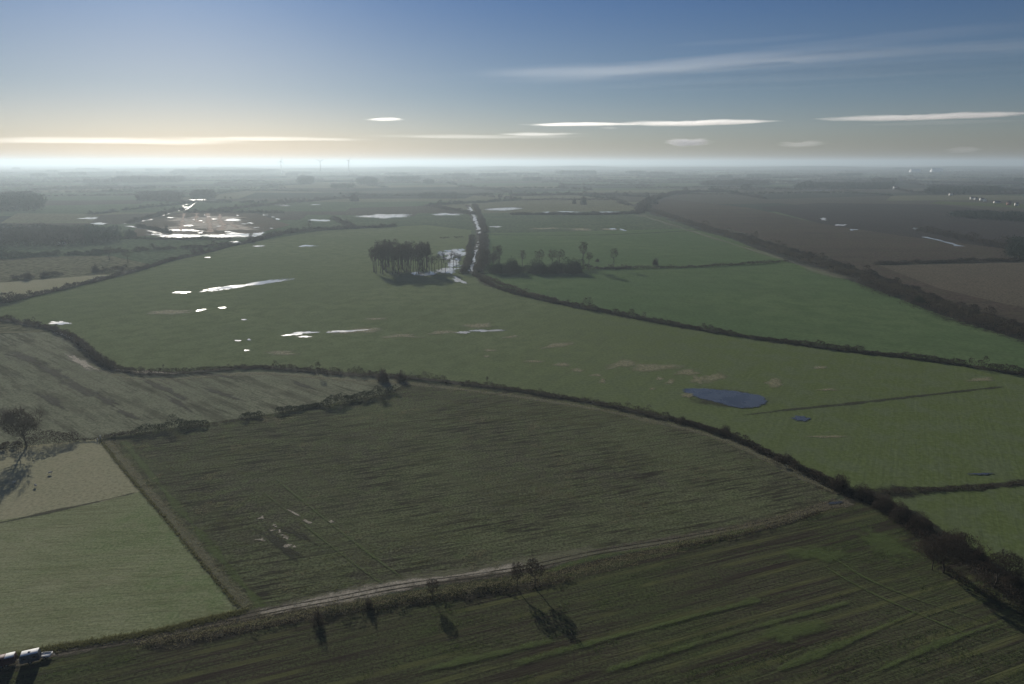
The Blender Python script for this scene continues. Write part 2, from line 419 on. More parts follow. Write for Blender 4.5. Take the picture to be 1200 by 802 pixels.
L5 = [(-30, 362), (0, 356), (40, 347), (80, 338), (120, 328), (160, 318), (200, 306), (240, 297), (270, 289), (290, 285), (330, 275), (380, 270),
      (440, 267), (462, 266)]
L6 = [(-30, 529), (0, 527), (40, 522), (90, 517), (118, 515), (150, 508), (200, 502), (230, 500), (290, 489), (340, 480), (380, 475), (420, 469), (455, 461), (462, 459)]
L7 = [(118, 516), (150, 556), (200, 615), (245, 670), (285, 716)]
L9 = [(-20, 786), (60, 765), (120, 755), (180, 745), (240, 731), (290, 722), (340, 712), (400, 701), (450, 691), (500, 683), (560, 675), (620, 665),
      (700, 648), (800, 632), (880, 617), (940, 602), (985, 586)]
def cut(L, a, b): return [p for p in L if a <= p[0] <= b]

# ------------------------------------------------------------------ near fields
main_poly = cut(L1, 30, 985) + [(1015, 583), (1040, 590), (1075, 600), (1130, 640), (1200, 680), (1300, 740), (1300, 460)] + [(1200, 439), (1100, 424), (1000, 412), (900, 399), (800, 383), (700, 364), (600, 343), (556, 322),
            (552, 270), (500, 264)] + [(462, 266), (380, 270), (290, 285), (240, 297), (160, 318), (80, 338), (0, 356), (-40, 364), (-60, 372)]
sheet('field', main_poly, grass_main, .03)
sheet('field', [(560, 322), (600, 343), (700, 364), (800, 383), (900, 399), (1000, 412), (1100, 424), (1200, 439), (1300, 455), (1300, 425), (1200, 400), (1100, 368), (1000, 330), (920, 306),
                (860, 310), (700, 317), (576, 320)], grass_back, .032)
sheet('field', [(560, 320), (576, 320), (700, 317), (860, 310), (922, 306), (850, 277), (815, 268), (560, 274)], grass_back, .034)
sheet('field', [(560, 274), (815, 268), (755, 247), (560, 250)], green_far, .034)
sheet('field', [(755, 244), (850, 275), (950, 306), (1050, 340), (1200, 391), (1300, 420), (1300, 372), (1180, 356), (1100, 338), (1030, 310), (1300, 306), (1060, 276), (960, 262), (880, 244), (780, 233)], brown, .034)
sheet('field', [(1030, 311), (1100, 338), (1180, 357), (1300, 372), (1300, 306)], brown_pale, .036)
sheet('field', [(960, 262), (1060, 277), (1180, 292), (1300, 306), (1300, 262), (1100, 240), (960, 238), (890, 243)], brown_dark, .038)
sheet('field', [(1090, 239), (1180, 243), (1300, 250), (1300, 244), (1190, 239), (1100, 236)], grass_olive, .042)
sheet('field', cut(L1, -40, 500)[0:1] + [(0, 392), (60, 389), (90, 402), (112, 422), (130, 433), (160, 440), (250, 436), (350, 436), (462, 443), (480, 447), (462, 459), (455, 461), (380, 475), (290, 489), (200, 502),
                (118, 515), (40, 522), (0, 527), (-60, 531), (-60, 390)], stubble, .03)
sheet('field', [(-60, 531), (40, 522), (118, 515), (165, 576), (120, 588), (60, 601), (-80, 622)], grass_pale, .03)
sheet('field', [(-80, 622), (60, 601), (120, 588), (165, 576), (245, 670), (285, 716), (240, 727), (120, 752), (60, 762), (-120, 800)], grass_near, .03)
sheet('field', [(118, 515), (200, 502), (290, 489), (380, 475), (455, 461), (480, 447), (550, 452), (650, 466), (750, 485), (850, 512),
                (950, 560), (985, 582), (940, 601), (800, 630), (620, 663), (500, 681), (400, 699), (290, 720), (245, 670)], rough_field, .034)
sheet('field', [(-300, 830), (60, 768), (120, 758), (240, 735), (400, 706), (500, 690), (620, 670), (800, 638), (940, 606), (985, 590), (1015, 584), (1060, 608),
                (1100, 640), (1150, 672), (1200, 710), (1400, 860), (1400, 1100), (600, 1150), (-400, 1100)], plough, .03)
# left middle distance pastures
sheet('field', [(-60, 372), (-40, 364), (0, 356), (80, 338), (140, 323), (120, 322), (60, 327), (-60, 336)], grass_pale, .044)
sheet('field', [(-60, 336), (60, 327), (120, 322), (140, 323), (180, 310), (130, 300), (60, 301), (-60, 306)], pale_far, .046)
sheet('field', [(-60, 306), (60, 301), (130, 300), (180, 311), (290, 285), (280, 281), (140, 286), (-60, 296)], green_far, .048)
sheet('field', [(150, 278), (165, 262), (210, 251), (300, 250), (340, 264), (300, 274), (200, 275)], brown_pale, .044)
for x0, x1, y0, y1, m_ in ((0, 120, 250, 262, pale_far), (40, 200, 241, 249, green_far), (150, 420, 236, 248, green_far), (340, 470, 252, 266, green_far),
                           (470, 556, 250, 264, green_far), (600, 750, 236, 243, pale_far), (280, 560, 226, 233, dark_far)):
    sheet('field', [(x0, y1), (x0 + 20, y0), (x1, y0 + 1), (x1 - 15, y1)], m_, nextz())

# ------------------------------------------------------------------ damp stains, verges, tracks, water
strip('ditch_bank', cut(L1, -40, 1020), 9, s_dark, wob=.2)
strip('ditch_bank', [p for p in L1 if p[0] > 980], 14, s_dark, wob=.25)
strip('verge', [(x, y + 7) for x, y in cut(L1, 112, 985)], 4.5, s_pale2, wob=.5)
strip('ditch_bank', L2, 12, s_dark, wob=.25)
strip('ditch_bank', L4, 46, s_dark, wob=.3, step=10)
strip('verge', [(x + 6, y - 5) for x, y in cut(L4, 800, 1260)], 16, s_pale2, wob=.5, step=10)
strip('verge', [(x - 8, y + 6) for x, y in cut(L4, 752, 1000)], 14, s_pale2, wob=.5, step=10)
strip('ditch_bank', L5, 9, s_damp, wob=.3, step=8)
strip('ditch_bank', L7, 1.6, s_dark, wob=.2, step=2)
strip('verge', [(x + 7, y) for x, y in L7], 4, s_pale2, wob=.3, step=2)
strip('verge', [(x + 26, y) for x, y in L7], 3.0, s_green, wob=.5, step=2)
strip('verge', [(-20, 616), (0, 613), (60, 600), (120, 587), (162, 577)], 1.6, s_damp, wob=.4, step=2)
strip('path', L9, 5.5, s_mud, wob=.12, step=2.5)
strip('verge', [(330, 709), (400, 695), (450, 685), (500, 676), (560, 668), (620, 658), (700, 643)], 5, s_pale2, wob=.4, step=2)
strip('path', [(300, 721), (340, 712), (400, 700), (450, 690), (500, 681), (560, 672), (620, 662)], 4.6, s_chalk, wob=.4, step=2)
strip('path', [(600, 667), (700, 649), (800, 633), (880, 618), (940, 603), (985, 587)], 3.6, s_pale2, wob=.3, step=2)
for o_ in (-.8, .8): strip('wheel_rut', L9, .75, s_dark, off=o_, wob=.12, step=2)
strip('ditch_bank', [(-20, 776), (60, 761), (120, 751), (180, 741), (240, 727), (285, 717)], 3, s_dark, wob=.2, step=2)
strip('ditch_bank', [(170, 758), (200, 756), (240, 748), (290, 738), (360, 724), (420, 716), (500, 704), (590, 692), (640, 684)], 5.5, s_dark, wob=.3, step=2)
strip('ditch_bank', [(640, 676), (700, 659), (760, 647), (820, 637), (880, 625), (930, 611), (985, 590)], 2.0, s_dark, wob=.3, step=2)
strip('verge', [(640, 671), (700, 653), (800, 637), (900, 616)], 2.2, s_green, wob=.3, step=2)
strip('path', [(985, 586), (1020, 580), (1060, 576), (1100, 574), (1150, 571), (1200, 566), (1260, 562)], 7, s_dark, wob=.3, step=3)
strip('path', [(1000, 588), (960, 597), (920, 606)], 5, s_mud, step=2)
strip('ditch_bank', [(870, 487), (930, 480), (1000, 473), (1080, 464), (1180, 453)], 3.5, s_damp, wob=.4, step=4)
strip('ditch_bank', [(560, 275), (640, 276), (720, 275), (820, 270)], 7, s_damp, step=10)
strip('ditch_bank', [(600, 252), (680, 252), (760, 251)], 14, s_dark, step=10)
strip('ditch_bank', [(548, 240), (556, 258), (562, 275), (557, 295), (552, 322)], 16, s_dark, wob=.15, step=8)
# dry, bleached patches on the green meadow
for a in ((654, 405, 24, 4, 8), (730, 427, 26, 6, 6), (764, 431, 38, 6.5, 2), (805, 437, 18, 4.5, 0), (836, 443, 18, 8, 0), (818, 445, 10, 6, 0), (676, 434, 10, 2.5, -5),
          (698, 440, 10, 2, 0), (706, 447, 6, 4, 0), (785, 448, 9, 3, 8), (764, 456, 6, 2, 4), (773, 444, 6, 2, 0), (907, 450, 18, 5, 0), (960, 431, 12, 2.5, 0),
          (420, 388, 34, 4, 4), (470, 394, 26, 3, 0), (520, 390, 24, 3, 2), (600, 395, 14, 2, 4), (440, 374, 18, 2, 2), (560, 382, 24, 4, 3),
          (575, 411, 10, 2, 0), (570, 418, 6, 2, 0), (330, 414, 30, 3, 0), (200, 366, 40, 3, 0), (640, 268, 24, 1.5, 0), (680, 269, 20, 2, 0), (715, 269, 20, 1.5, -2),
          (660, 428, 16, 2.5, 0), (628, 424, 20, 2, 0), (1150, 445, 22, 3, 2), (970, 457, 14, 2, 0), (972, 512, 30, 1.8, 0)):
    blob('bleached_patch', *a[:4], s_pale, tilt=a[4], rag=.5)
for a in ((60, 436, 26, 7, -20), (95, 456, 32, 8, -22), (125, 470, 20, 5, -20), (190, 455, 36, 6, -24), (210, 473, 22, 5, -25), (60, 470, 30, 6, -25), (260, 462, 28, 4, -14),
          (355, 452, 24, 3, -20), (30, 420, 30, 5, -10), (150, 486, 30, 4, -20), (250, 440, 30, 3, -5), (10, 490, 18, 10, -30),
          (330, 640, 30, 12, -30), (352, 628, 24, 6, -20)):
    blob('damp_patch', *a[:4], s_damp, tilt=a[4], rag=.5)
for a in ([(312 + k * 2.6 + rng.normal() * 4, 613 + k * 2.2 + rng.normal() * 3, rng.uniform(2, 5), rng.uniform(1, 2.4), 0) for k in range(12)] + [(306, 633, 7, 2.5, 0)] +  [ (338, 640, 6, 2, 0), (345, 602, 8, 2.5, -20), (360, 612, 8, 2.5, -20), (388, 612, 6, 2, 0),
          (170, 436, 30, 2.5, -4), (95, 425, 26, 6, -25)]):
    blob('stony_patch', *a[:4], s_chalk, tilt=a[4], rag=.6)
# flood pools
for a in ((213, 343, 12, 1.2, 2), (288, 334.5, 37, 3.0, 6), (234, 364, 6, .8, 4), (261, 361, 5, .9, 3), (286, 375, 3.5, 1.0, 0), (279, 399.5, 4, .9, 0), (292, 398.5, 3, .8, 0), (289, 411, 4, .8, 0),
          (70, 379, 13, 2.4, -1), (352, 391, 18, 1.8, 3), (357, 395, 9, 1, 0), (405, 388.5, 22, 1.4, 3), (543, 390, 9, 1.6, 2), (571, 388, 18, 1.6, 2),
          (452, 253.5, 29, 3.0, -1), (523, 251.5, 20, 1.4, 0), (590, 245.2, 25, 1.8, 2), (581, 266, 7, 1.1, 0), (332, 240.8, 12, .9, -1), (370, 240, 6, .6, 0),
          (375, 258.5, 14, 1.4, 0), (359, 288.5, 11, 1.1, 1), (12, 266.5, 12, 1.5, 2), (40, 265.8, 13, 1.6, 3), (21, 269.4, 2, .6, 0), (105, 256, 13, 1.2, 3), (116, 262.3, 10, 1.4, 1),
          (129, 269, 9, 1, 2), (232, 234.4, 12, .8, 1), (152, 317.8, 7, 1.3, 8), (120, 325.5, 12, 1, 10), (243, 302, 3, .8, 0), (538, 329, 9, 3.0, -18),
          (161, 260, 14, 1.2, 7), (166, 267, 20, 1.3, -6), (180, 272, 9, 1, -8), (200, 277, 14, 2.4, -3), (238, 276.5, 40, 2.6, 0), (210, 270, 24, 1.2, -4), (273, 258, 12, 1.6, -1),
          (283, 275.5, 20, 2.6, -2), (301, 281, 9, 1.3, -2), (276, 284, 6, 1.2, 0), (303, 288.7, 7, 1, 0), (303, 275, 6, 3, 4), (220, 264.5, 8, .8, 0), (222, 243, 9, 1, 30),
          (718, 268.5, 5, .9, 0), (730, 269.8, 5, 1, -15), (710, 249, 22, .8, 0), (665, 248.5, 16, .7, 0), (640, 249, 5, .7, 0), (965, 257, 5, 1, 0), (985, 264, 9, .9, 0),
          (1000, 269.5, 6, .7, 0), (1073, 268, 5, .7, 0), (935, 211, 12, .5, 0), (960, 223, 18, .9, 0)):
    blob('flood_pool', *a[:4], sky_sheen if a[0] in (352, 405, 357, 70, 543, 571, 590, 581, 538, 452, 523, 965, 985) else glare, tilt=a[4], rag=.5, soft=True, lob=8)
for i in range(46):   # broken film of water round the sluice wood and the flooded bare ground
    if i < 24:
        x = 515 + rng.uniform(0, 36); y = 293 + rng.uniform(0, 27) * (.4 + .6 * (x - 515) / 36)
        if i > 16: x = rng.uniform(484, 545); y = 322 - (x - 484) / 61 * 7 + rng.normal() * 1.2
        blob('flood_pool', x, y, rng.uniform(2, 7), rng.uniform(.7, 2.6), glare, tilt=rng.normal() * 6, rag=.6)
    else:
        x = rng.uniform(175, 330); y = rng.uniform(252, 275)
        blob('flood_pool', x, y, rng.uniform(1.5, 5), rng.uniform(.3, .7), glare, rag=.5)
blob('flood_pool', 534, 298, 15, 5.5, sky_sheen, tilt=8, rag=.5); blob('flood_pool', 531, 309, 8, 5, sky_sheen, rag=.5)
blob('flood_pool', 523, 317, 15, 3, sky_sheen, tilt=8, rag=.5); blob('flood_pool', 500, 322, 12, 1.6, sky_sheen, tilt=5, rag=.5)
def outline_pool(name, pts, mat, k=.9):
    p = np.array(pts, float); n = len(p); out = []
    for i in range(n):
        a, b, c_, d = p[i - 1], p[i], p[(i + 1) % n], p[(i + 2) % n]
        for s in np.arange(0, 1, .125): out.append(.5 * (2 * b + (c_ - a) * s + (2 * a - 5 * b + 4 * c_ - d) * s * s + (-a + 3 * b - 3 * c_ + d) * s ** 3) + rng.normal(size=2) * (.25, .1))
    out = np.array(out); n = len(out); c_ = out.mean(0); z = nextz(); V = [(*P(*c_), z)]; E = [1.6]
    for q in (.6, .85, 1.0):
        for o_ in out: V.append((*P(*(c_ + (o_ - c_) * q)), z)); E.append((1 - q) * 3.2)
    Fc = [(0, 1 + i, 1 + (i + 1) % n) for i in range(n)]
    for r_ in range(2):
        a = 1 + r_ * n; b = a + n
        for i in range(n): j = (i + 1) % n; Fc += [(a + i, b + i, b + j), (a + i, b + j, a + j)]
    me = mesh(name, np.array(V), np.array(Fc), mat); at = me.attributes.new('edge', 'FLOAT', 'POINT'); at.data.foreach_set('value', np.array(E, dtype=np.float32) + .25)
    return tag(obj(name, me), kind='structure')
PO = [(799, 458), (814, 455.5), (845, 457), (874, 460.5), (893, 465), (899, 470.5), (891, 477), (871, 479), (851, 475.5), (834, 471), (814, 466)]
blob('muddy_margin', 850, 467, 56, 14, s_damp, tilt=-6, rag=.2)
blob('bleached_patch', 806, 464, 9, 4, s_pale, rag=.4)
outline_pool('pond', PO, still)
blob('pond', 938, 491, 13, 3.2, still, tilt=-6, rag=.3)
blob('pond', 1150, 556, 14, 1.6, still, rag=.4)
blob('puddle', 978, 590, 9, 2.2, still, tilt=4, rag=.3, soft=False)
blob('bleached_patch', 806, 464, 9, 4, s_pale, rag=.4)
def wstrip(name, pts, width, mat, gap=0.0, step=6):
    """water in a ditch: broken ribbon"""
    W = resample(smooth_line(pts), step); n2 = normals2(W); n = len(W); z = nextz(); V = []; T = []
    wd = width * np.clip(1 + .45 * rng.normal(size=n), .3, 2); W = W + n2 * (rng.normal(size=n) * width * .25)[:, None]
    for i in range(n): V += [(*(W[i] + n2[i] * wd[i] / 2), z), (*(W[i] - n2[i] * wd[i] / 2), z)]
    for i in range(n - 1):
        if rng.random() > gap: T.append((2 * i, 2 * i + 1, 2 * i + 3, 2 * i + 2))
    me = mesh(name, V, T, mat); at = me.attributes.new('edge', 'FLOAT', 'POINT'); at.data.foreach_set('value', np.full(len(V), 1.1, dtype=np.float32))
    tag(obj(name, me), kind='structure')
wstrip('drain_water', [(550.5, 243), (556, 255), (561, 268), (562.5, 274)], 5, sky_sheen, .08, 14)
wstrip('drain_water', [(562, 282), (559, 290), (556, 300), (554, 312), (551, 322)], 2.6, sky_sheen, .3, 9)
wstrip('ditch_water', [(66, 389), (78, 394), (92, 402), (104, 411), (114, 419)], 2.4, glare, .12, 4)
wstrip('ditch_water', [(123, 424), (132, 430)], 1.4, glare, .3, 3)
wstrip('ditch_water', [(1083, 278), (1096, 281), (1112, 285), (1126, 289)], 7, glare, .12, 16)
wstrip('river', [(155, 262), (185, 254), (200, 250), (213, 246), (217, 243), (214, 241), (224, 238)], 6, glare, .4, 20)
# bare orange-brown lanes on the flooded ground at the left
for a in ([(216, 250), (214, 258), (212, 272)], [(231, 250), (229, 258), (236, 262)], [(243, 250), (245, 260), (247, 273)], [(258, 251), (257, 258), (262, 264), (258, 271)],
          [(190, 272), (240, 274), (300, 273)], [(200, 252), (240, 250), (280, 250)], [(205, 262), (240, 261), (280, 262)], [(268, 262), (280, 268)], [(222, 259), (234, 259)]):
    strip('bare_lane', a, 13, s_rust, wob=.4, step=14)
s_tan = soft_mat('pale_flooded_soil', (.40, .35, .28), (.26, .23, .19), dens=.8, sc=.04)
for a in ((240, 262, 52, 8, 0), (222, 258, 34, 5, 0), (272, 267, 38, 5, 0), (208, 268, 26, 4, 0), (255, 256, 40, 4, 0)): blob('bare_ground', *a[:4], s_tan, rag=.35, z=.0705 + a[0] * 2e-5)
# tone changes in the striped field below the track
for a in ([(600, 780), (700, 752), (800, 726), (900, 700)], [(480, 790), (600, 762), (660, 748)], [(700, 790), (850, 745), (1000, 705)], [(900, 790), (1000, 750), (1080, 715)],
          [(1000, 800), (1100, 755), (1180, 728)]):
    strip('green_strip', a, 2.0, s_green, wob=.4, step=3)
for a in ([(950, 655), (1010, 690), (1080, 722), (1150, 752)], [(965, 648), (1040, 690), (1200, 745)]): strip('wheel_rut', a, .8, s_green, wob=.4, step=3)
for a in ([(320, 560), (420, 640), (475, 680)], [(305, 575), (400, 650), (452, 688)]): strip('wheel_rut', a, .6, s_green, wob=.4, step=3)
for a in ((1040, 640, 50, 18, -20), (960, 650, 50, 12, -5), (930, 740, 60, 14, 8)): blob('lush_patch', *a[:4], s_green, tilt=a[4], rag=.4)

# ------------------------------------------------------------------ grass tussocks
def inpoly(Q, poly):
    x, y = Q[:, 0], Q[:, 1]; ins = np.zeros(len(Q), bool); p = np.array(poly); j = len(p) - 1
    for i in range(len(p)):
        xi, yi = p[i]; xj, yj = p[j]
        c = ((yi > y) != (yj > y)) & (x < (xj - xi) * (y - yi) / (yj - yi + 1e-12) + xi); ins ^= c; j = i
    return ins
def vnoise(Q, s, seed=0):
    """cheap smooth value noise on map positions"""
    q = Q / s; i = np.floor(q).astype(int); f = q - i; f = f * f * (3 - 2 * f)
    def h(a, b):
        v = np.sin(a * 127.1 + b * 311.7 + seed * 74.7) * 43758.5453; return v - np.floor(v)
    a, b = i[:, 0], i[:, 1]
    return (h(a, b) * (1 - f[:, 0]) + h(a + 1, b) * f[:, 0]) * (1 - f[:, 1]) + (h(a, b + 1) * (1 - f[:, 0]) + h(a + 1, b + 1) * f[:, 0]) * f[:, 1]
def tufts(name, Q, h, mat, label, blades=5, spread=.25, w=.12):
    n = len(Q); hh = h * rng.uniform(.5, 1.4, n)
    C = np.repeat(np.c_[Q, np.full(n, .1)], blades, 0) + np.c_[rng.normal(size=(n * blades, 2)) * spread, np.zeros(n * blades)]
    D = np.c_[rng.normal(size=(n * blades, 2)) * .6, np.ones(n * blades)]
    V, T = sprigs(C, np.repeat(hh, blades) * rng.uniform(.6, 1.2, n * blades), w, D)
    return tag(obj(name, mesh(name, V, T, mat)), label, 'grass', kind='stuff')
def rand_in(poly_px, n):
    poly = np.array([P(*p) for p in poly_px]); lo, hi = poly.min(0), poly.max(0); Q = rng.uniform(lo, hi, (n, 2)); return Q[inpoly(Q, poly)]
def along(pts, n, sd):
    W = resample(smooth_line(pts), 1.0); k = rng.integers(0, len(W), n); return W[k] + rng.normal(size=(n, 2)) * sd
ra = wang((340, 712), (985, 588)); rb = wang((560, 778), (900, 688))
def rowq(Q, a, l, w_): return np.c_[(Q[:, 0] * math.cos(a) + Q[:, 1] * math.sin(a)) / l, (-Q[:, 0] * math.sin(a) + Q[:, 1] * math.cos(a)) / w_]
Q = rand_in([(130, 520), (460, 462), (560, 456), (750, 488), (950, 562), (975, 582), (800, 628), (500, 678), (290, 716)], 130000)
k = vnoise(rowq(Q, ra, 14, 1.6), 1, 1) * .6 + vnoise(Q, 22, 2) * .5 + vnoise(Q, 3, 5) * .25
tufts('rough_grass', Q[k > .84][::2], .17, tuft_m, 'rough olive grass tufts in rows over the ploughed field above the track')
k2 = vnoise(Q, 9, 8) + vnoise(Q, 2, 9) * .6
tufts('dead_grass', Q[k2 > 1.22], .2, tuft_p, 'pale dead grass tufts scattered over the ploughed field above the track', blades=4)
Q = rand_in([(0, 802), (60, 770), (240, 738), (500, 692), (800, 642), (985, 592), (1050, 610), (1200, 720), (1260, 830), (0, 830)], 110000)
k = vnoise(rowq(Q, rb, 18, 1.4), 1, 11) * .6 + vnoise(Q, 25, 12) * .5 + vnoise(Q, 3, 15) * .25
tufts('striped_grass', Q[k > .82][::2], .16, tuft_g, 'short green grass growing in stripes in the dark field below the track')
Q = np.vstack([along([(x + 8, y) for x, y in L7], 1500, 1.0), along([(x, y + 7) for x, y in cut(L1, 112, 985)], 4500, 2.0), along([(170, 753), (240, 742), (360, 718), (500, 696), (640, 676), (800, 639), (985, 590)], 7000, 1.4)])
tufts('verge_grass', Q, .22, tuft_p, 'bleached tussocky grass along the ditches and the farm track', blades=4, spread=.3, w=.1)
Q = np.vstack([along([(-20, 776), (60, 761), (180, 741), (285, 717)], 2500, .6), along([(x - 1, y) for x, y in L7], 900, .25)])
tufts('ditch_grass', Q, .35, tuft_m, 'dark coarse grass lining the ditch beside the grazed meadow', blades=6)

# ------------------------------------------------------------------ hedges and scrub
def hedge(pts, width, height, label, mat=None, name='hedge', gap=.0, dens=1.0, world=False, group=None, lump=.55, kind=None, cat='hedge', size=None, off=0.0, jit=.24):
    W = np.array(pts, float) if world else smooth_line(pts)
    d = float(np.median(np.hypot(W[:, 0], W[:, 1])))
    s = size or max(.32, d / 811 * 1.15)
    W = resample(W, max(1.0, width * .45)); n2 = normals2(W); n = len(W)
    W = W + n2 * (rng.normal(size=n) * width * jit + off)[:, None]
    g = vnoise(W, 14, rng.integers(99)); hv = height * (1 - lump + 2 * lump * vnoise(W, 5, rng.integers(99))) * (.6 + .8 * g) * (1 + .9 * (vnoise(W, 3.2, rng.integers(99)) > .8))
    keep = (vnoise(W, 9, rng.integers(99)) > gap) & (vnoise(W, 3.5, rng.integers(99)) > gap * .6 + .04)
    W, hv = W[keep], hv[keep]
    if len(W) < 2: return None
    n = len(W); per = int(np.clip(13 * dens * width * height / (s * s) * max(1, width * .45) / 6, 6, 260)); per = min(per, max(6, 60000 // n))
    k = np.repeat(np.arange(n), per); m_ = len(k)
    a = rng.uniform(0, 2 * math.pi, m_); r = np.sqrt(rng.uniform(0, 1, m_)); zz = rng.uniform(0, 1, m_) ** .8
    wr = width * .62 * np.sqrt(np.clip(1.05 - zz ** 2, 0, 1))
    C = np.c_[W[k, 0] + np.cos(a) * r * wr, W[k, 1] + np.sin(a) * r * wr, zz * hv[k] * .9]
    V, T = sprigs(C, s * rng.uniform(.7, 1.9, m_), s * .55, up=.1)
    o0 = W[0].copy(); V[:, 0] -= o0[0]; V[:, 1] -= o0[1]; V[:, 2] = np.maximum(V[:, 2], 0)
    o = obj(name, mesh(name, V, T, mat or twig_brown), (o0[0], o0[1], 0.05))
    return tag(o, label, cat, group, kind)
hedge(cut(L1, -40, 132), 3.5, 2.4, 'dark scrubby hedge along the ditch bend above the stubble field at far left', gap=.12)
hedge(cut(L1, 112, 460), 3.0, 1.9, 'long low dark hedge between the stubble field and the flooded green meadow', gap=.05)
hedge(cut(L1, 450, 860), 2.6, 1.6, 'long ditch hedge curving between the rough ploughed field and green meadow', gap=.16)
hedge(cut(L1, 800, 985), 3.6, 2.2, 'taller dark ditch hedge running down to the track junction', gap=.1)
hedge(cut(L2, 556, 1260), 4.0, 2.5, 'straight dark hedge crossing the green meadow to the right edge', gap=.03)
hedge([(565, 324), (600, 338), (660, 356), (700, 365)], 5, 1.4, 'low reedy strip below the right hand copse', mat=reed, cat='hedge', gap=.1)
hedge(L3, 4, 1.9, 'thin hedge from the right hand copse to the brown field', gap=.05)
hedge(L4, 16, 4.0, 'wide belt of dark scrub between green meadow and brown ploughland', mat=reed, gap=.05, lump=.5)
hedge([(x + 12, y + 1) for x, y in cut(L4, 840, 1260)], 8, 4.5, 'upper dark hedge line of the scrub belt beside brown ploughland', gap=.15, mat=twig_dark)
hedge([(1010, 332), (1060, 352), (1110, 369), (1160, 385), (1230, 400)], 14, 4, 'lower line of the scrub belt by the green meadow on the right', gap=.3, mat=twig_dark)
hedge(cut(L5, -30, 290), 5, 2.6, 'dark riverside hedge climbing from the left edge to the flooded ground', gap=.06, lump=.5)
hedge(cut(L5, 280, 462), 8, 4.5, 'dark hedge with a free end above the green flooded meadow', gap=.02)
hedge([(-30, 529), (0, 527), (30, 524), (60, 521), (88, 517)], 3.4, 3.0, 'tall dark hedge under the large lone tree on the left', gap=.0, mat=twig_dark)
hedge([(88, 517), (118, 515), (150, 510)], 1.6, 1.2, 'thin low hedge by the gate post on the left', gap=.1)
hedge([(128, 512), (160, 508)], 2.6, 1.8, 'short hedge piece right of the gate post', gap=.0)
hedge([(163, 508), (185, 505), (212, 501)], 5, 3.3, 'bushy hedge piece in the middle of the broken hedge line', mat=twig_green)
hedge([(217, 501), (227, 500), (237, 498)], 4.2, 2.8, 'short rounded green bush in the broken hedge line', mat=twig_green)
hedge([(240, 499), (262, 496), (284, 491)], 1.6, 1.0, 'sparse low hedge link in the broken hedge line', gap=.3)
hedge([(286, 491), (296, 489), (304, 488)], 3.6, 2.4, 'small dark bush between two thin parts of the broken hedge', mat=twig_green)
hedge([(304, 487), (328, 483)], 1.4, .9, 'thin hedge link left of the two dark hedge blocks', gap=.25)
hedge([(327, 484), (350, 480), (374, 476)], 3.6, 2.5, 'left one of the two dark thick hedge blocks', mat=twig_green)
hedge([(381, 477), (410, 470), (446, 464)], 3.8, 3.0, 'long right one of the two dark thick hedge blocks', mat=twig_green)
hedge([(446, 463), (455, 461), (462, 459)], 3, 2.4, 'last small bush at the free end of the hedge', mat=twig_green)
hedge([(170, 757), (240, 747), (300, 736), (355, 726)], 1.8, .55, 'low dark scrub in the ditch below the farm track at left', gap=.25, mat=reed)
hedge([(380, 722), (440, 713), (500, 703), (560, 694), (600, 690)], 2.3, 1.0, 'dark scrub in the ditch below the pale part of the track', gap=.12, mat=twig_green)
hedge([(625, 687), (650, 683), (668, 679)], 1.8, .9, 'short brambly clump right of the paired small trees', gap=.2, mat=reed)
hedge([(700, 660), (780, 644), (880, 625), (960, 602)], 1.4, .6, 'thin dark growth in the ditch below the eastern track', gap=.3)
hedge([(1035, 578), (1070, 576), (1100, 574)], 2.0, .8, 'low dark growth by the path right of the track junction', gap=.2)
hedge([(1100, 574), (1150, 571), (1200, 566), (1250, 562)], 1.6, .7, 'thin ditch growth along the path leaving at the right edge', gap=.2)
hedge([(575, 320), (600, 319), (640, 318), (688, 317)], 11, 5.5, 'dense dark undergrowth at the foot of the right copse', mat=twig_green, lump=.4)
hedge([(690, 316), (740, 315)], 4, 2.6, 'short hedge joining the right hand copse', mat=twig_dark)
hedge([(566, 276), (567, 290), (566, 305), (562, 320)], 8, 4, 'dark scrub along the right bank of the drain between the two copses', mat=twig_dark)
hedge([(553, 278), (551, 292), (548, 308), (543, 321)], 5, 3, 'dark scrub along the left bank of the drain beside the pools', mat=twig_dark)
hedge([(556, 241), (563, 256), (568, 273)], 7, 3.0, 'dark bank growth along the straight glinting drain', mat=twig_dark)
hedge([(600, 252), (640, 252), (700, 252), (752, 250)], 12, 4, 'straight dark hedge behind the pale flooded strip', mat=twig_dark)
hedge([(752, 248), (756, 240), (775, 231), (810, 226), (845, 226)], 18, 6, 'dark curving hedge at the top corner of the brown field', mat=twig_dark)
hedge([(600, 230), (680, 229), (760, 231)], 14, 5, 'long dark hedge line on the plain beyond the drain', mat=twig_dark)
hedge([(0, 303), (60, 300), (110, 298), (125, 297)], 8, 5, 'row of round hedge bushes above the pale pasture at left', gap=.25, lump=.6, mat=twig_green)
hedge([(125, 297), (170, 294), (230, 291), (275, 287)], 7, 3.5, 'thin hedge leading towards the flooded ground', gap=.3)
hedge([(0, 329), (40, 326), (80, 322), (120, 319), (150, 316)], 5, 3.6, 'broken row of bushes across the left pastures', gap=.4, lump=.6, mat=twig_dark)
hedge([(0, 356), (10, 354), (22, 352)], 8, 5, 'thick dark bush group at the left edge by the riverside hedge')
hedge([(100, 279), (200, 281), (270, 281)], 6, 2.5, 'low dark hedge under the bright flood water', gap=.15)
hedge([(160, 266), (185, 270), (200, 274)], 7, 4, 'dark hedge between the river arms', gap=.2)
hedge([(150, 262), (175, 256), (200, 249), (215, 246)], 8, 4, 'bushes lining the winding river', gap=.35)
hedge([(215, 249.5), (260, 249.5), (330, 250)], 7, 3.5, 'straight hedge along the top of the bare flooded ground', gap=.1)
hedge([(390, 257), (402, 262), (414, 267)], 8, 4, 'short slanting hedge above the long meadow hedge', gap=.1)
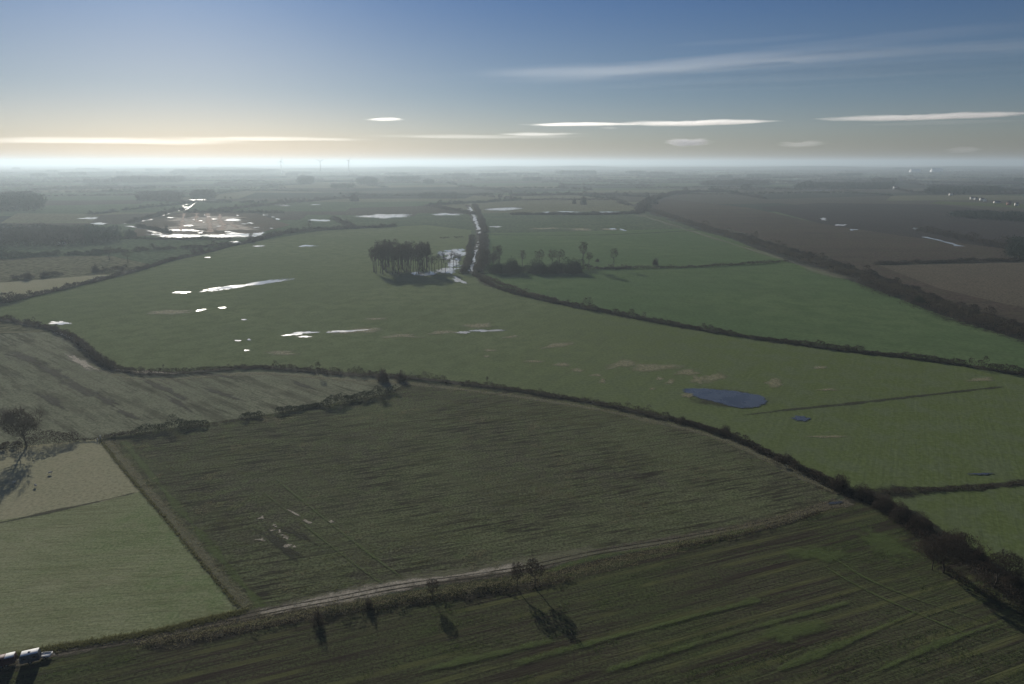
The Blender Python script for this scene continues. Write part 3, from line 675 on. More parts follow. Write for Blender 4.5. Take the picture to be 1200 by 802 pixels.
hedge([(500, 281), (530, 279), (556, 279)], 3, 1.4, 'thin low hedge reaching the drain from the left', gap=.3)
hedge([(1080, 270), (1130, 281), (1200, 296), (1260, 306)], 22, 5, 'dark wooded strip along the brown land at the right', mat=twig_dark)
hedge([(1030, 310), (1110, 307), (1200, 306)], 10, 2.2, 'thin boundary line between brown field and pale field', gap=.2)

# ------------------------------------------------------------------ trees
def make_tree_mesh(h, rx, z0, seed, M=300, twig=.03, ntw=5, rz_up=.5, tip=.012, lean=.02, twl=.055, name='tree', low=0.0):
    """winter tree grown towards points spread through a rounded crown; trunk+limbs mesh and branches+twigs mesh"""
    r = np.random.default_rng(seed); T = G(); C = G()
    zc = z0 + (h - z0) * rz_up; up, dn = h - zc, zc - z0
    pts = []; lump = r.normal(size=(5, 3)) * np.array([rx * .5, rx * .5, up * .35]) + np.array([0, 0, zc]); lr = r.uniform(.5, .8, 5)
    while len(pts) < M:
        q = r.uniform(-1, 1, 3); d = np.linalg.norm(q)
        if d > 1: continue
        p = np.array([q[0] * rx, q[1] * rx, zc + q[2] * (up if q[2] > 0 else dn)])
        if r.random() > .25 + .75 * d: continue
        if min(np.linalg.norm((p - l) / np.array([rx, rx, (up + dn) / 2])) / k for l, k in zip(lump, lr)) > 1.05: continue
        pts.append(p)
    pts.sort(key=lambda p: np.linalg.norm(p - np.array([0, 0, z0])))
    nodes = []; par = []; ht = z0 + (h - z0) * .45
    for i, z in enumerate(np.linspace(0, ht, 9)):
        nodes.append(np.array([r.normal() * .008 * h + lean * z, r.normal() * .008 * h, z])); par.append(i - 1)
    for p in pts:
        A = np.array(nodes); d = A - p; c = np.linalg.norm(d, axis=1) + 1.6 * np.maximum(0, d[:, 2] + .25 * np.hypot(d[:, 0], d[:, 1])) + .04 * h * (np.arange(len(A)) < 3) * 9
        c += .12 * np.linalg.norm(A - np.array([0, 0, z0]), axis=1)
        k = int(np.argmin(c)); q = nodes[k]; L = np.linalg.norm(p - q); n = max(1, int(L / (h * .05))); last = k
        for j in range(1, n + 1):
            s_ = j / n; m = q + (p - q) * s_ + np.array([0, 0, -1.0]) * math.sin(math.pi * s_) * L * .07 + r.normal(size=3) * L * .035 * (j < n)
            nodes.append(m); par.append(last); last = len(nodes) - 1
    n = len(nodes); ex = 2.3; acc = np.zeros(n); kids = np.zeros(n, int)
    for i in range(n - 1, 0, -1):
        if kids[i] == 0: acc[i] = tip ** ex
        acc[par[i]] += acc[i]; kids[par[i]] += 1
    rad = acc ** (1 / ex); 
    for i in range(1, n):
        big_ = rad[i] > tip * 3.2
        r1 = rad[i] if kids[i] else rad[i] * .5; r0_ = min(rad[par[i]], rad[i] * 1.25)
        if i < 9: r0_ = rad[par[i]] * (1.5 if i == 1 else 1)
        (T if big_ else C).tube(nodes[par[i]], nodes[i], r0_, r1, 6 if i < 9 else (4 if big_ else 3))
    A = np.array(nodes); leafs = np.where((rad < tip * 1.9))[0]; leafs = leafs[leafs > 8]
    D0 = A[leafs] - A[[par[i] for i in leafs]]; D0 /= np.linalg.norm(D0, axis=1)[:, None] + 1e-9
    k = np.repeat(np.arange(len(leafs)), ntw); D = D0[k] + r.normal(size=(len(k), 3)) * .65 + np.array([0, 0, .12])
    V, F_ = sprigs(A[leafs][k], h * twl * r.uniform(.5, 1.5, len(k)), twig * r.uniform(.6, 1.3, len(k)), D)
    C.add(V, F_)
    return T.build(name + '_trunk', bark, True), C.build(name + '_crown', twig_dark)
def place(kindmesh, x, y, hpx, label, group=None, name='bare_tree', hbase=10.0, wx=1.0, cat='tree', rz=None):
    p = P(x, y); m_ = mpp(x, y); dep = math.atan2(H, math.hypot(*p))
    h = hpx * m_ / math.cos(dep); s = h / hbase
    e = empty(name, (p[0], p[1], .05), rng.uniform(0, 6.28) if rz is None else rz, (s * wx, s * wx, s))
    a = obj('trunk', kindmesh[0], parent=e); b = obj('crown', kindmesh[1], parent=e)
    return tag(e, label, cat, group)
# the base meshes are 10 m tall; twig width follows how far away the kind is seen
big = make_tree_mesh(10, 4.5, 2.4, 3, M=600, twig=.04, ntw=11, tip=.016, twl=.095, name='spreading')
small = [make_tree_mesh(10, 3.7, 3.8, 20 + i, M=260, twig=.13, ntw=9, tip=.026, name='small') for i in range(2)]
mid = [make_tree_mesh(10, 2.0 + .3 * (i % 2), 4.2, 40 + i, M=130, twig=.14, ntw=5, tip=.032, rz_up=.6, name='copse') for i in range(4)]
slim = make_tree_mesh(10, 1.7, 3.0, 60, M=110, twig=.12, ntw=5, tip=.032, rz_up=.6, name='slim')
def bush(x, y, hpx, wpx, label, mat=None, group=None, name='bush', cat='bush'):
    """rounded shrub: stems + twig mass"""
    p = P(x, y); m_ = mpp(x, y); dep = math.atan2(H, math.hypot(*p)); h = hpx * m_ / math.cos(dep); wd = wpx * m_ / 2
    s = max(.16, m_ * .9); n = int(np.clip(3.0 * wd * wd * h / s ** 2 * 3, 300, 9000))
    u = rng.normal(size=(n, 3)); u /= np.linalg.norm(u, axis=1)[:, None]; u[:, 2] = np.abs(u[:, 2]); rr = rng.uniform(.35, 1, n)[:, None]
    lob = .72 + .55 * vnoise(u[:, :2] * 3 + 10, 1, rng.integers(99)) * (0.6 + .8 * vnoise(np.c_[u[:, 2] * 3, u[:, 0] * 2 + 7], 1, 3))
    C = u * rr * lob[:, None] * np.array([wd, wd, h]); V, T_ = sprigs(C, s * rng.uniform(.8, 2, n), s * .45, u + rng.normal(size=(n, 3)) * .6)
    V[:, 2] = np.maximum(V[:, 2], -.1)
    e = empty(name, (p[0], p[1], .05))
    g = G()
    for i in range(7):
        a = rng.uniform(0, 6.28); g.tube((rng.normal() * .15, rng.normal() * .15, 0), (math.cos(a) * wd * .5, math.sin(a) * wd * .5, h * .7), .03 * h, .01 * h, 4)
    obj('stem', g.build('stem', bark), parent=e); obj('crown', mesh('crown', V, T_, mat or twig_dark), parent=e)
    return tag(e, label, cat, group)
place(big, 31, 524, 58, 'large lone bare tree with a spreading crown in the left hedge', rz=1.0, wx=.8)
place(small[0], 507, 704, 23, 'small bare tree below the pale stretch of track with long shadow', wx=.8)
place(small[1], 606, 691, 28, 'left one of the pair of small bare trees by the track', wx=.85)
place(small[0], 627, 689, 32, 'right taller one of the pair of small bare trees by the track', wx=.8, rz=2)
bush(432, 713, 11, 12, 'small dark bush in the ditch left of the lone small tree')
bush(372, 731, 16, 14, 'round dark bush just below the farm track, leftmost of the ditch bushes')
place(slim, 373, 440, 16, 'thin tree standing up out of the long low hedge', wx=1.2)
bush(449, 447, 13, 14, 'dark rounded bush in the meadow hedge, left of the two together')
bush(470, 446, 10, 13, 'low dark bush in the meadow hedge, right of the two together')
place(slim, 571, 452, 11, 'short thin sapling on the ditch hedge above the ploughed field')
bush(800, 494, 6, 8, 'small bush on the ditch hedge below the blue pond')
bush(850, 507, 8, 12, 'bush on the ditch hedge right below the pond')
bush(922, 541, 9, 14, 'bush on the ditch hedge above the junction, on its straight part')
bush(985, 573, 15, 22, 'round dark bush at the track junction', mat=twig_dark)
for i, (x, y, hp, wp, lb) in enumerate([(1012, 583, 12, 26, 'low wide dark bush just right of the track junction'), (1035, 596, 14, 26, 'dark rounded thorn bush, second right of the junction'),
        (1056, 608, 16, 28, 'big dark thorn bush where the ditch thicket starts to widen'), (1078, 621, 17, 28, 'dense dark bush in the upper part of the ditch thicket'),
        (1120, 640, 14, 30, 'broad dark bush behind the tall bare ditch tree'), (1143, 655, 13, 28, 'dark bush in the middle of the ditch thicket'),
        (1186, 684, 14, 28, 'dark bush behind the lower bare ditch tree'), (1212, 705, 16, 30, 'dark bush cut by the right edge in the ditch thicket')]):
    bush(x, y, hp, wp, lb)
place(big, 1105, 671, 58, 'tall bare tree with a broad crown in the ditch thicket', wx=1.05, rz=.4)
place(small[1], 1092, 668, 30, 'short bare tree standing left of the tall ditch tree', wx=.8)
place(big, 1166, 688, 46, 'bare spreading tree in the lower ditch thicket near the right edge', wx=1.1, rz=2.6)
place(small[0], 1130, 650, 26, 'small bare tree between the two large ditch trees', wx=.9)
hedge([(1075, 640), (1100, 662), (1140, 690), (1200, 722), (1250, 750)], 3, 1.3, 'low bramble along the near edge of the ditch thicket', mat=reed, gap=.25)
hedge([(1060, 612), (1100, 640), (1150, 672), (1200, 708), (1250, 745)], 5.5, 1.7, 'dark tangle of scrub filling the ditch at bottom right', mat=twig_dark, gap=.08)
# left copse: slender trunks side by side
lab = 'tall slender bare tree of the left copse on the flooded meadow'; grp = 'trees of the left copse'
for i in range(64):
    x = 437 + 68 * rng.random(); y = 321 + rng.uniform(-10, 1.5)
    place(mid[i % 4], x, y, rng.uniform(26, 33), lab, grp, wx=rng.uniform(.75, 1.0))
lab = 'thin bare tree at the pool side fringe of the left copse'; grp2 = 'thin trees between the left copse and the pools'
for i in range(9): place(slim, 506 + i * 4.2 + rng.normal(), 320 + rng.uniform(-6, 1), rng.uniform(12, 24), lab, grp2, wx=1.0)
lab = 'bare tree among the scrub beside the drain'; grp3 = 'bare trees beside the drain'
for i in range(14): place(mid[i % 4], rng.uniform(564, 588), 319 + rng.uniform(-12, 2), rng.uniform(14, 26), lab, grp3, wx=.9)
for x, y, hp, lb in [(612, 317, 24, 'tree with a small round top at the left of the right copse'), (632, 317, 25, 'pointed dark tree in the middle of the right copse'), (647, 316, 24, 'left one of two forked trees in the right copse'),
                     (656, 316, 24, 'right one of two forked trees in the right copse'), (683, 316, 33, 'tallest tree at the right end of the right copse'), (690, 316, 20, 'low tree leaning by the tallest tree of the copse'),
                     (719, 315, 24, 'lone thin tree on the hedge right of the copse')]:
    place(slim if x in (683, 719, 612) else mid[int(x) % 4], x, y, hp, lb, wx=1.1)
bush(768, 311, 8, 7, 'small round bush alone in the green meadow above the thin hedge')
bush(700, 307, 3, 4, 'tiny bush in the meadow above the copse')
for x, w_, h_, lb in [(584, 20, 11, 'leftmost dark evergreen bush of the right copse'), (600, 26, 15, 'bulky evergreen bush left in the right copse'), (630, 26, 14, 'dark evergreen bush in the centre of the right copse'),
                  (652, 24, 12, 'low dark evergreen bush under the forked trees'), (672, 26, 14, 'wide evergreen bush at the right of the copse')]:
    bush(x, 320, h_, w_, lb, mat=twig_green)
bush(1076, 357, 9, 15, 'solitary round dark bush in front of the scrub belt at right', mat=twig_green)
place(mid[0], 128, 305, 17, 'left of the two trees above the pasture row', wx=1.4); place(mid[1], 150, 308, 14, 'right of the two trees above the pasture row', wx=1.6)
bush(33, 328, 8, 9, 'round bush standing in the pasture row, left one'); bush(53, 325, 7, 8, 'round bush standing in the pasture row, middle one'); bush(112, 319, 8, 8, 'round bush standing at the right end of the pasture row')
bush(684, 240, 9, 7, 'dark tree clump on the pale strip beyond the drain', cat='tree'); bush(673, 239, 6, 4, 'small tree beside the dark clump on the pale strip', cat='tree')
bush(154, 278, 8, 12, 'round tree in the green corner left of the flood water', mat=twig_green, cat='tree')
bush(416, 236, 7, 10, 'single round tree on the plain above the long white pool', cat='tree')
bush(227, 296, 4, 6, 'small bush on the riverside hedge', cat='bush'); bush(235, 294, 5, 7, 'dark bush on the upper riverside hedge', cat='bush')

# ------------------------------------------------------------------ woods seen as one mass
def wood(poly_px, height, label, mat=None, s=None, n=None):
    poly = np.array([P(*p) for p in poly_px]); c = poly.mean(0); d = float(np.hypot(*c)); s = s or d / 811 * 1.0
    lo, hi = poly.min(0), poly.max(0); area = np.prod(hi - lo); n = n or int(np.clip(area / (s * s) * .9, 2500, 26000))
    Q = rng.uniform(lo, hi, (n * 3, 2)); Q = Q[inpoly(Q, poly)][:n]; Q = Q + rng.normal(size=Q.shape) * height * .35 * (.3 + vnoise(Q, height * 3, 6))[:, None]
    hv = height * (.45 + .6 * vnoise(Q, height * 1.6, rng.integers(99)) + .25 * vnoise(Q, height * .6, 4)); zz = rng.uniform(0, 1, len(Q)) ** .6
    C = np.c_[Q - c, hv * zz]
    V, T_ = sprigs(C, s * rng.uniform(.8, 2.0, len(Q)), s * .8, up=.2); V[:, 2] = np.maximum(V[:, 2], 0)
    return tag(obj('woodland', mesh('woodland', V, T_, mat or wood_m), (c[0], c[1], .05)), label, 'wood', kind='stuff')
wood([(-60, 249), (46, 248), (52, 243), (45, 236), (20, 234), (-60, 234)], 22, 'dark wood at the left edge on the far plain', mat=conif_m)
wood([(-60, 292), (60, 290), (100, 288), (100, 272), (60, 270), (-60, 272)], 11, 'wide dark plantation at left below the pools')
wood([(100, 287), (140, 284), (138, 274), (100, 273)], 11, 'right hand end of the dark plantation by the flood water', mat=conif_m)
wood([(160, 236), (210, 236), (214, 229), (164, 229)], 14, 'dark far wood above the winding river')
wood([(225, 233), (250, 233), (250, 227.5), (228, 227.5)], 14, 'small far wood right of the river head')
wood([(440, 217), (420, 217), (420, 212.5), (440, 212.5)], 20, 'small block wood on the plain under the right turbine', mat=conif_m)
wood([(352, 217), (366, 216), (366, 212), (352, 212)], 24, 'small dark block wood left of the middle turbine', mat=conif_m)
wood([(450, 213), (492, 213), (492, 211), (452, 211)], 20, 'long thin far wood right of the turbines', mat=conif_m)
wood([(490, 232), (536, 233), (536, 229.5), (495, 229.5)], 10, 'long low wood above the pool by the drain', mat=conif_m)
wood([(656, 205.5), (698, 205.5), (698, 203.8), (658, 203.8)], 26, 'dark block wood near the horizon right of centre', mat=conif_m)
wood([(200, 205), (300, 205), (330, 201.5), (210, 202)], 24, 'long blue wood on the left horizon')
wood([(130, 215), (215, 214), (215, 210.5), (140, 211)], 20, 'long wood below the left horizon')
wood([(1085, 228), (1170, 228), (1170, 222), (1090, 222)], 12, 'dark wood behind the white houses', mat=conif_m)
wood([(1180, 305), (1300, 320), (1300, 285), (1180, 286)], 9, 'dark wood at the right edge by the pale field', mat=conif_m)
wood([(1110, 255), (1300, 268), (1300, 256), (1130, 252)], 9, 'dark strip wood in the brown land at right', mat=conif_m)
wood([(930, 222), (1040, 222), (1050, 217), (940, 217)], 12, 'dark wood on the right part of the plain', mat=conif_m)
wood([(820, 218), (900, 218), (900, 214.5), (830, 214.5)], 14, 'dark wood on the plain right of centre')

# hedges between the cells of the far plain
lab = 'dark hedgerow between far fields on the plain'; grp = 'hedgerows of the far plain'
edges = []
for i in range(NX):
    for j in range(NY):
        for a, b in ((node[i, j], node[i + 1, j]), (node[i, j], node[i, j + 1])):
            m_ = (a + b) / 2; x, y = PX(*m_)
            if not (-60 < x < 1260) or m_[1] < 300: continue
            if y > 249 or (x > 740 and y > 231) or (130 < x < 340 and y > 246): continue
            if rng.random() < .38: continue
            edges.append((np.hypot(*m_), a, b))
edges.sort(key=lambda e: e[0])
for d_, a, b in edges[:190]:
    t_ = np.linspace(0, 1, 8)[:, None]; W = a + (b - a) * t_ + rng.normal(size=(8, 2)) * 5
    hedge(W, rng.uniform(6, 13), rng.uniform(2.5, 6.5), lab, mat=twig_dark if rng.random() < .6 else twig_green, world=True, group=grp, gap=rng.choice([0, .1, .35]), lump=.5, size=max(1.4, d_ / 811), dens=.7)
V_, T_, n_ = [], [], 0
for d_, a, b in edges[190:]:
    if d_ > 12000: continue
    m_ = 120; s_ = rng.random(m_)[:, None]; Q = a + (b - a) * s_ + rng.normal(size=(m_, 2)) * 6
    v, t_ = sprigs(np.c_[Q, rng.uniform(0, 6, m_)], d_ / 811 * rng.uniform(.7, 1.5, m_), d_ / 811 * .7); V_.append(v); T_.append(t_ + n_); n_ += len(v)
if V_: tag(obj('far_hedgerows', mesh('far_hedgerows', np.vstack(V_), np.vstack(T_), twig_dark)), 'far-off hedgerows merging into dark lines under the horizon', 'hedgerow', kind='stuff')
# scattered copses far out
lab = 'small dark copse on the far plain'; grp = 'copses of the far plain'
for i in range(34):
    x = rng.uniform(0, 1200); y = rng.choice([rng.uniform(199, 208), rng.uniform(208, 226)]); wpx = rng.uniform(8, 34); p0 = rng.uniform(.5, 1.2)
    o = wood([(x, y), (x + wpx, y), (x + wpx, y - p0 * (y - 192) * .10), (x + 2, y - p0 * (y - 192) * .10)], rng.uniform(11, 20), lab, mat=conif_m if i % 2 else wood_m, n=1400)
    o['group'] = grp

# low ridges under the horizon
def hills(x0, x1, ypx, hgt, dep, mat):
    c0, c1 = P(x0, ypx), P(x1, ypx); n, m_ = 60, 12; V = []
    for i in range(n + 1):
        s = i / n; b = c0 + (c1 - c0) * s
        prof = math.sin(math.pi * s) ** .6 * (.75 + .35 * math.sin(s * 9 + hgt) * math.sin(s * 23 + 1))
        for j in range(m_ + 1):
            q = j / m_; V.append((b[0] * (1 + dep * (q - .5) * 2 / b[1]), b[1] + dep * (q - .5) * 2, max(0, hgt * prof * math.sin(math.pi * q)) - .5))
    Fc = [(i * (m_ + 1) + j, (i + 1) * (m_ + 1) + j, (i + 1) * (m_ + 1) + j + 1, i * (m_ + 1) + j + 1) for i in range(n) for j in range(m_)]
    return tag(obj('hills', mesh('hills', V, np.array(Fc), mat, True)), kind='structure')
hills(40, 560, 199.5, 32, 1500, green_far); hills(-300, 330, 203.5, 18, 900, dark_far); hills(380, 900, 197.5, 40, 2200, dark_far); hills(700, 1500, 197.5, 42, 2200, dark_far)

# ------------------------------------------------------------------ buildings far away
white_w = plain_mat('white_render', (.78, .76, .72), (.66, .64, .60), rough=.7)
brick = plain_mat('brick', (.30, .16, .12), (.24, .13, .10), rough=.85)
slate = plain_mat('roof_tiles', (.16, .12, .11), (.11, .09, .085), rough=.7)
sheetm = plain_mat('pale_metal_sheet', (.70, .71, .72), (.62, .63, .64), rough=.45, spec=.5)
glass = plain_mat('window_glass', (.02, .025, .03), rough=.1, spec=.6)
def house(x, y, L, D, Hh, rz, label, wm=white_w, rm=slate, name='house', cat='house', group=None, z=0.05):
    p = P(x, y); e = empty(name, (p[0], p[1], z), rz); rh = D * .42
    g = G(); g.box(-L / 2, L / 2, -D / 2, D / 2, 0, Hh)
    g.add([(-L / 2, -D / 2, Hh), (-L / 2, D / 2, Hh), (-L / 2, 0, Hh + rh), (L / 2, -D / 2, Hh), (L / 2, D / 2, Hh), (L / 2, 0, Hh + rh)], [(0, 1, 2), (3, 5, 4)])
    obj('wall', g.build('wall', wm), parent=e)
    g = G(); o_ = .35
    for s in (-1, 1):
        a = (0, s * (D / 2 + o_), Hh - o_ * .84 + .05); V = []
        for xx in (-L / 2 - o_, L / 2 + o_): V += [(xx, 0, Hh + rh + .06), (xx, a[1], a[2]), (xx, 0, Hh + rh + .24), (xx, a[1], a[2] + .18)]
        g.add(V, [(0, 1, 5), (0, 5, 4), (2, 6, 7), (2, 7, 3), (1, 3, 7), (1, 7, 5), (0, 2, 3), (0, 3, 1), (4, 5, 7), (4, 7, 6)])
    rf = obj('roof', g.build('roof', rm), parent=e)
    if cat == 'house':
        g = G(); g.box(L / 2 - 1.6, L / 2 - .8, -.35, .35, Hh + rh - .6, Hh + rh + 1.1); obj('chimney', g.build('chimney', brick), parent=rf)
        for xx in (-L * .3, 0, L * .3):
            for zz in ((.9, 3.4) if Hh > 4.5 else (.9,)):
                g = G(); g.box(xx - .5, xx + .5, -D / 2 - .03, -D / 2 + .02, zz, zz + 1.2); obj('window', g.build('window', glass), parent=e)
    return tag(e, label, cat, group)
for x, y, L, Hh, rz, lb, wm in [(1114, 229.5, 9, 6, .2, 'white house standing alone left of the village on the right', white_w), (1139, 234, 9, 5, -.3, 'white house at the left end of the village row', white_w),
        (1143.5, 234.5, 7, 4.5, .3, 'low white house second in the village row', white_w), (1150, 235.3, 8, 5, .1, 'white house third in the village row', white_w),
        (1154, 236.3, 7, 5, .9, 'white gable-on house fourth in the village row', white_w), (1168, 238.2, 13, 3.2, -.1, 'long low white building right of the village row', white_w),
        (1182, 240.5, 8, 6, .3, 'red brick house between the two last white buildings', brick), (1191, 241.5, 7, 5.5, -.4, 'bright white house furthest right in the village', white_w)]:
    house(x, y, L, 6.5, Hh, rz, lb, wm)
house(1072, 202.6, 90, 45, 18, .05, 'long pale warehouse near the right horizon, left one', sheetm, sheetm, 'warehouse', 'warehouse')
house(1097, 202.6, 95, 50, 22, -.05, 'long pale warehouse near the right horizon, right one', sheetm, sheetm, 'warehouse', 'warehouse')
house(20.5, 271, 10, 6, 5, .2, 'white farmhouse by the pools at the far left'); house(73, 287, 8, 5, 4, .1, 'white cottage at the edge of the dark plantation')
house(1049, 222, 14, 9, 8, .1, 'grey barn on the dark land at the right', sheetm, slate, 'barn', 'barn')
# wind turbines
tw = plain_mat('turbine_grey', (.20, .21, .23), (.17, .18, .20), rough=.5)
def turbine(x, y, hpx, rz, ph, label):
    p = P(x, y); m_ = mpp(x, y); h = hpx * m_; e = empty('wind_turbine', (p[0], p[1], 0), rz)
    g = G(); g.tube((0, 0, 0), (0, 0, h), h * .035, h * .02, 12, True); obj('tower', g.build('tower', tw), parent=e)
    g = G(); g.box(-h * .03, h * .03, -h * .06, h * .05, h - h * .01, h + h * .045); na = obj('nacelle', g.build('nacelle', tw), parent=e)
    for k in range(3):
        a = ph + k * 2.094; d = np.array([math.sin(a), 0, math.cos(a)]); c = np.array([0, -h * .075, h + h * .015]); s = np.array([d[2], 0, -d[0]])
        g = G(); V = []
        for q, w_ in ((0, .012), (.2, .026), (.6, .016), (1, .004)):
            for o_ in ((s * w_ * h), (-s * w_ * h * .6), (np.array([0, -h * .006, 0]))): V.append(c + d * q * h * .45 + o_)
        T_ = []
        for q in range(3):
            for i in range(3):
                j = (i + 1) % 3; T_ += [(q * 3 + i, q * 3 + j, q * 3 + 3 + j), (q * 3 + i, q * 3 + 3 + j, q * 3 + 3 + i)]
        g.add(V, T_); obj('blade', g.build('blade', tw), parent=e)
    g = G(); g.tube((0, -h * .06, h + h * .015), (0, -h * .095, h + h * .015), h * .022, h * .008, 10, True); obj('hub', g.build('hub', tw), parent=e)
    return tag(e, label, 'wind turbine')
turbine(330, 203, 13.2, .9, .2, 'leftmost of the three wind turbines on the horizon'); turbine(376, 203, 13.0, .2, 1.05, 'middle wind turbine of three on the horizon, blades raised in a Y')
turbine(409, 203, 14, 1.2, .5, 'rightmost of the three wind turbines on the horizon')

# ------------------------------------------------------------------ things in the near fields
paintw = plain_mat('white_vehicle_paint', (.80, .80, .78), (.68, .68, .66), rough=.7, spec=.2, scale=1.5)
paint_shade = plain_mat('painted_shade_vehicle_side', (.10, .11, .12), (.07, .08, .08), rough=.6, spec=.2, scale=1.5)  # dark grey puts the shade of the sun-averted caravan side into the colour
paintr = plain_mat('dark_red_paint', (.10, .035, .045), (.07, .03, .035), rough=.6, spec=.2, scale=1.5)
rubber = plain_mat('tyre_rubber', (.02, .02, .02), rough=.8); steel = plain_mat('galvanised_steel', (.35, .35, .35), rough=.5, metallic=.6)
def wheel(e, x, y, r=.33, w_=.2):
    g = G(); g.tube((x, y - w_ / 2, r), (x, y + w_ / 2, r), r, r, 20, True); wh = obj('wheel', g.build('wheel', rubber), parent=e)
    g = G(); s = -1 if y < 0 else 1; g.tube((x, y + s * w_ * .45, r), (x, y + s * w_ * .56, r), r * .55, r * .5, 12, True); obj('rim', g.build('rim', steel), parent=wh)
def prof_body(L, W_, z0, pts, name, mat, e):
    """body with a side profile (x,z) extruded across, slightly inset ends = rounded look"""
    g = G(); n = len(pts); V = []
    for yy, k in ((-W_ / 2, .97), (-W_ / 2 + .08, 1), (W_ / 2 - .08, 1), (W_ / 2, .97)):
        for x, z in pts: V.append((x * k, yy, z0 + (z - z0) * (k if z > z0 + .1 else 1)))
    T_ = []
    for r_ in range(3):
        for i in range(n):
            j = (i + 1) % n; a, b, c, d = r_ * n + i, r_ * n + j, (r_ + 1) * n + j, (r_ + 1) * n + i; T_ += [(a, b, c, d)]
    T_ += [tuple(range(n))[::-1], tuple(3 * n + i for i in range(n))]
    me = mesh(name, V, T_, mat); return obj(name, me, parent=e)
hd = wang((25, 776), (44, 768))
p = P(37, 776); e = empty('caravan', (p[0], p[1], .12), hd * .5, (.9, .9, 1))
tag(e, 'white boxy caravan parked beside the track, larger of the two trailers', 'caravan')
cv = [(-1.9, .45), (1.75, .45), (2.0, .9), (1.9, 1.7), (1.7, 2.25), (-1.7, 2.25), (-1.95, 1.6), (-2.0, .8)]
prof_body(4, 1.9, .45, cv, 'body', paint_shade, e)
g = G(); g.box(-1.72, 1.7, -.98, .98, 2.25, 2.33, .06); obj('roof', g.build('roof', paintw), parent=e)
g = G(); g.box(-.35, .15, -.3, .3, 2.33, 2.42, .04); obj('roof_vent', g.build('roof_vent', paint_shade), parent=e)
for s in (-1, 1):
    for x0, x1 in ((-1.5, -.6), (.5, 1.4)):
        g = G(); y_ = s * .955; g.box(x0, x1, min(y_, y_ - s * .02), max(y_, y_ - s * .02) + .0, 1.25, 1.8); obj('window', g.build('window', glass), parent=e)
g = G(); g.box(-.4, .2, -.966, -.94, .55, 1.95); obj('door', g.build('door', paint_shade), parent=e)
for s in (-1, 1): wheel(e, -.1, s * .82)
g = G(); g.tube((1.8, -.5, .45), (2.7, 0, .45), .04, .04, 6, True); g.tube((1.8, .5, .45), (2.7, 0, .45), .04, .04, 6, True); g.tube((2.6, 0, 0), (2.6, 0, .6), .05, .05, 8, True)
obj('drawbar', g.build('drawbar', steel), parent=e)
p = P(6.5, 780); e = empty('livestock_trailer', (p[0], p[1], .12), hd * .5)
tag(e, 'dark red livestock trailer with white roof patch at the bottom left corner', 'trailer')
cv = [(-2.0, .5), (1.9, .5), (2.0, .9), (1.95, 1.75), (1.75, 2.0), (-1.8, 2.0), (-2.0, 1.8)]
prof_body(4, 1.8, .5, cv, 'body', paintr, e)
g = G(); g.box(.2, 1.85, -.86, .86, 2.0, 2.08, .05); obj('roof_panel', g.build('roof_panel', paintw), parent=e)
g = G(); g.box(-1.9, .18, -.86, .86, 2.0, 2.05, .03); obj('roof_panel', g.build('roof_panel', paintr), parent=e)
for k in range(4): g = G(); g.box(-1.7 + k * .85, -1.1 + k * .85, -.915, -.89, 1.5, 1.65); obj('vent', g.build('vent', rubber), parent=e)
for x in (-.5, .35):
    for s in (-1, 1): wheel(e, x, s * .8, .3)
g = G(); g.tube((1.9, 0, .5), (2.9, 0, .5), .05, .05, 6, True); obj('drawbar', g.build('drawbar', steel), parent=e)
p = P(54.5, 770.5); e = empty('flat_trailer', (p[0], p[1], .12), hd * .2)
tag(e, 'low white flat trailer standing right of the caravan', 'trailer')
g = G(); g.box(-1.0, 1.0, -.7, .7, .42, .52, .02); obj('deck', g.build('deck', paintw), parent=e)
g = G()
for a in ((-1.0, 1.0, -.7, -.66), (-1.0, 1.0, .66, .7), (-1.0, -.96, -.66, .66), (.96, 1.0, -.66, .66)): g.box(*a, .524, .74)
obj('side_board', g.build('side_board', paintw), parent=e)
for s in (-1, 1): wheel(e, 0, s * .78, .26, .16)
g = G(); g.tube((1.0, 0, .45), (1.9, 0, .4), .04, .04, 6, True); obj('drawbar', g.build('drawbar', steel), parent=e)
# gate posts where the ditch meets the hedge
wp = plain_mat('weathered_post', (.55, .53, .48), (.42, .40, .36), rough=.8)
for (x, y, hh, lb) in ((118, 515.5, 1.7, 'pale gate post where the ditch meets the left hedge, taller one'), (114.5, 517.5, 1.2, 'short pale gate post left of the taller one')):
    p = P(x, y); g = G(); g.box(-.14, .14, -.14, .14, 0, hh, .01); g.add([(-.13, -.13, hh), (.13, -.13, hh), (.13, .13, hh), (-.13, .13, hh), (0, 0, hh + .1)], [(0, 1, 4), (1, 2, 4), (2, 3, 4), (3, 0, 4)])
    tag(obj('gate_post', g.build('gate_post', wp), (p[0], p[1], .05)), lb, 'post')
# sheep on the pale pasture
wool = plain_mat('wool', (.62, .58, .50), (.48, .45, .38), rough=.95, scale=6, bump=.5); facem = plain_mat('dark_face', (.05, .045, .04), rough=.9)
def ellipsoid(c, r, nu=14, nv=9, nz=0.0, shape=None):
    V = []; T_ = []
    for i in range(nv + 1):
        for j in range(nu):
            a = math.pi * i / nv; b = 2 * math.pi * j / nu; k = 1 + nz * rng.normal(); x, y, z = math.sin(a) * math.cos(b) * k, math.sin(a) * math.sin(b) * k, math.cos(a) * k
            V.append((c[0] + r[0] * x, c[1] + r[1] * y, c[2] + r[2] * z))
    for i in range(nv):
        for j in range(nu):
            q = (j + 1) % nu; a, b, c_, d = i * nu + j, i * nu + q, (i + 1) * nu + q, (i + 1) * nu + j; T_ += [(a, b, c_), (a, c_, d)]
    return V, T_
g = G(); g.add(*ellipsoid((0, 0, .68), (.55, .27, .28), nz=.035)); g.add(*ellipsoid((.5, 0, .82), (.17, .13, .2), nz=.03))
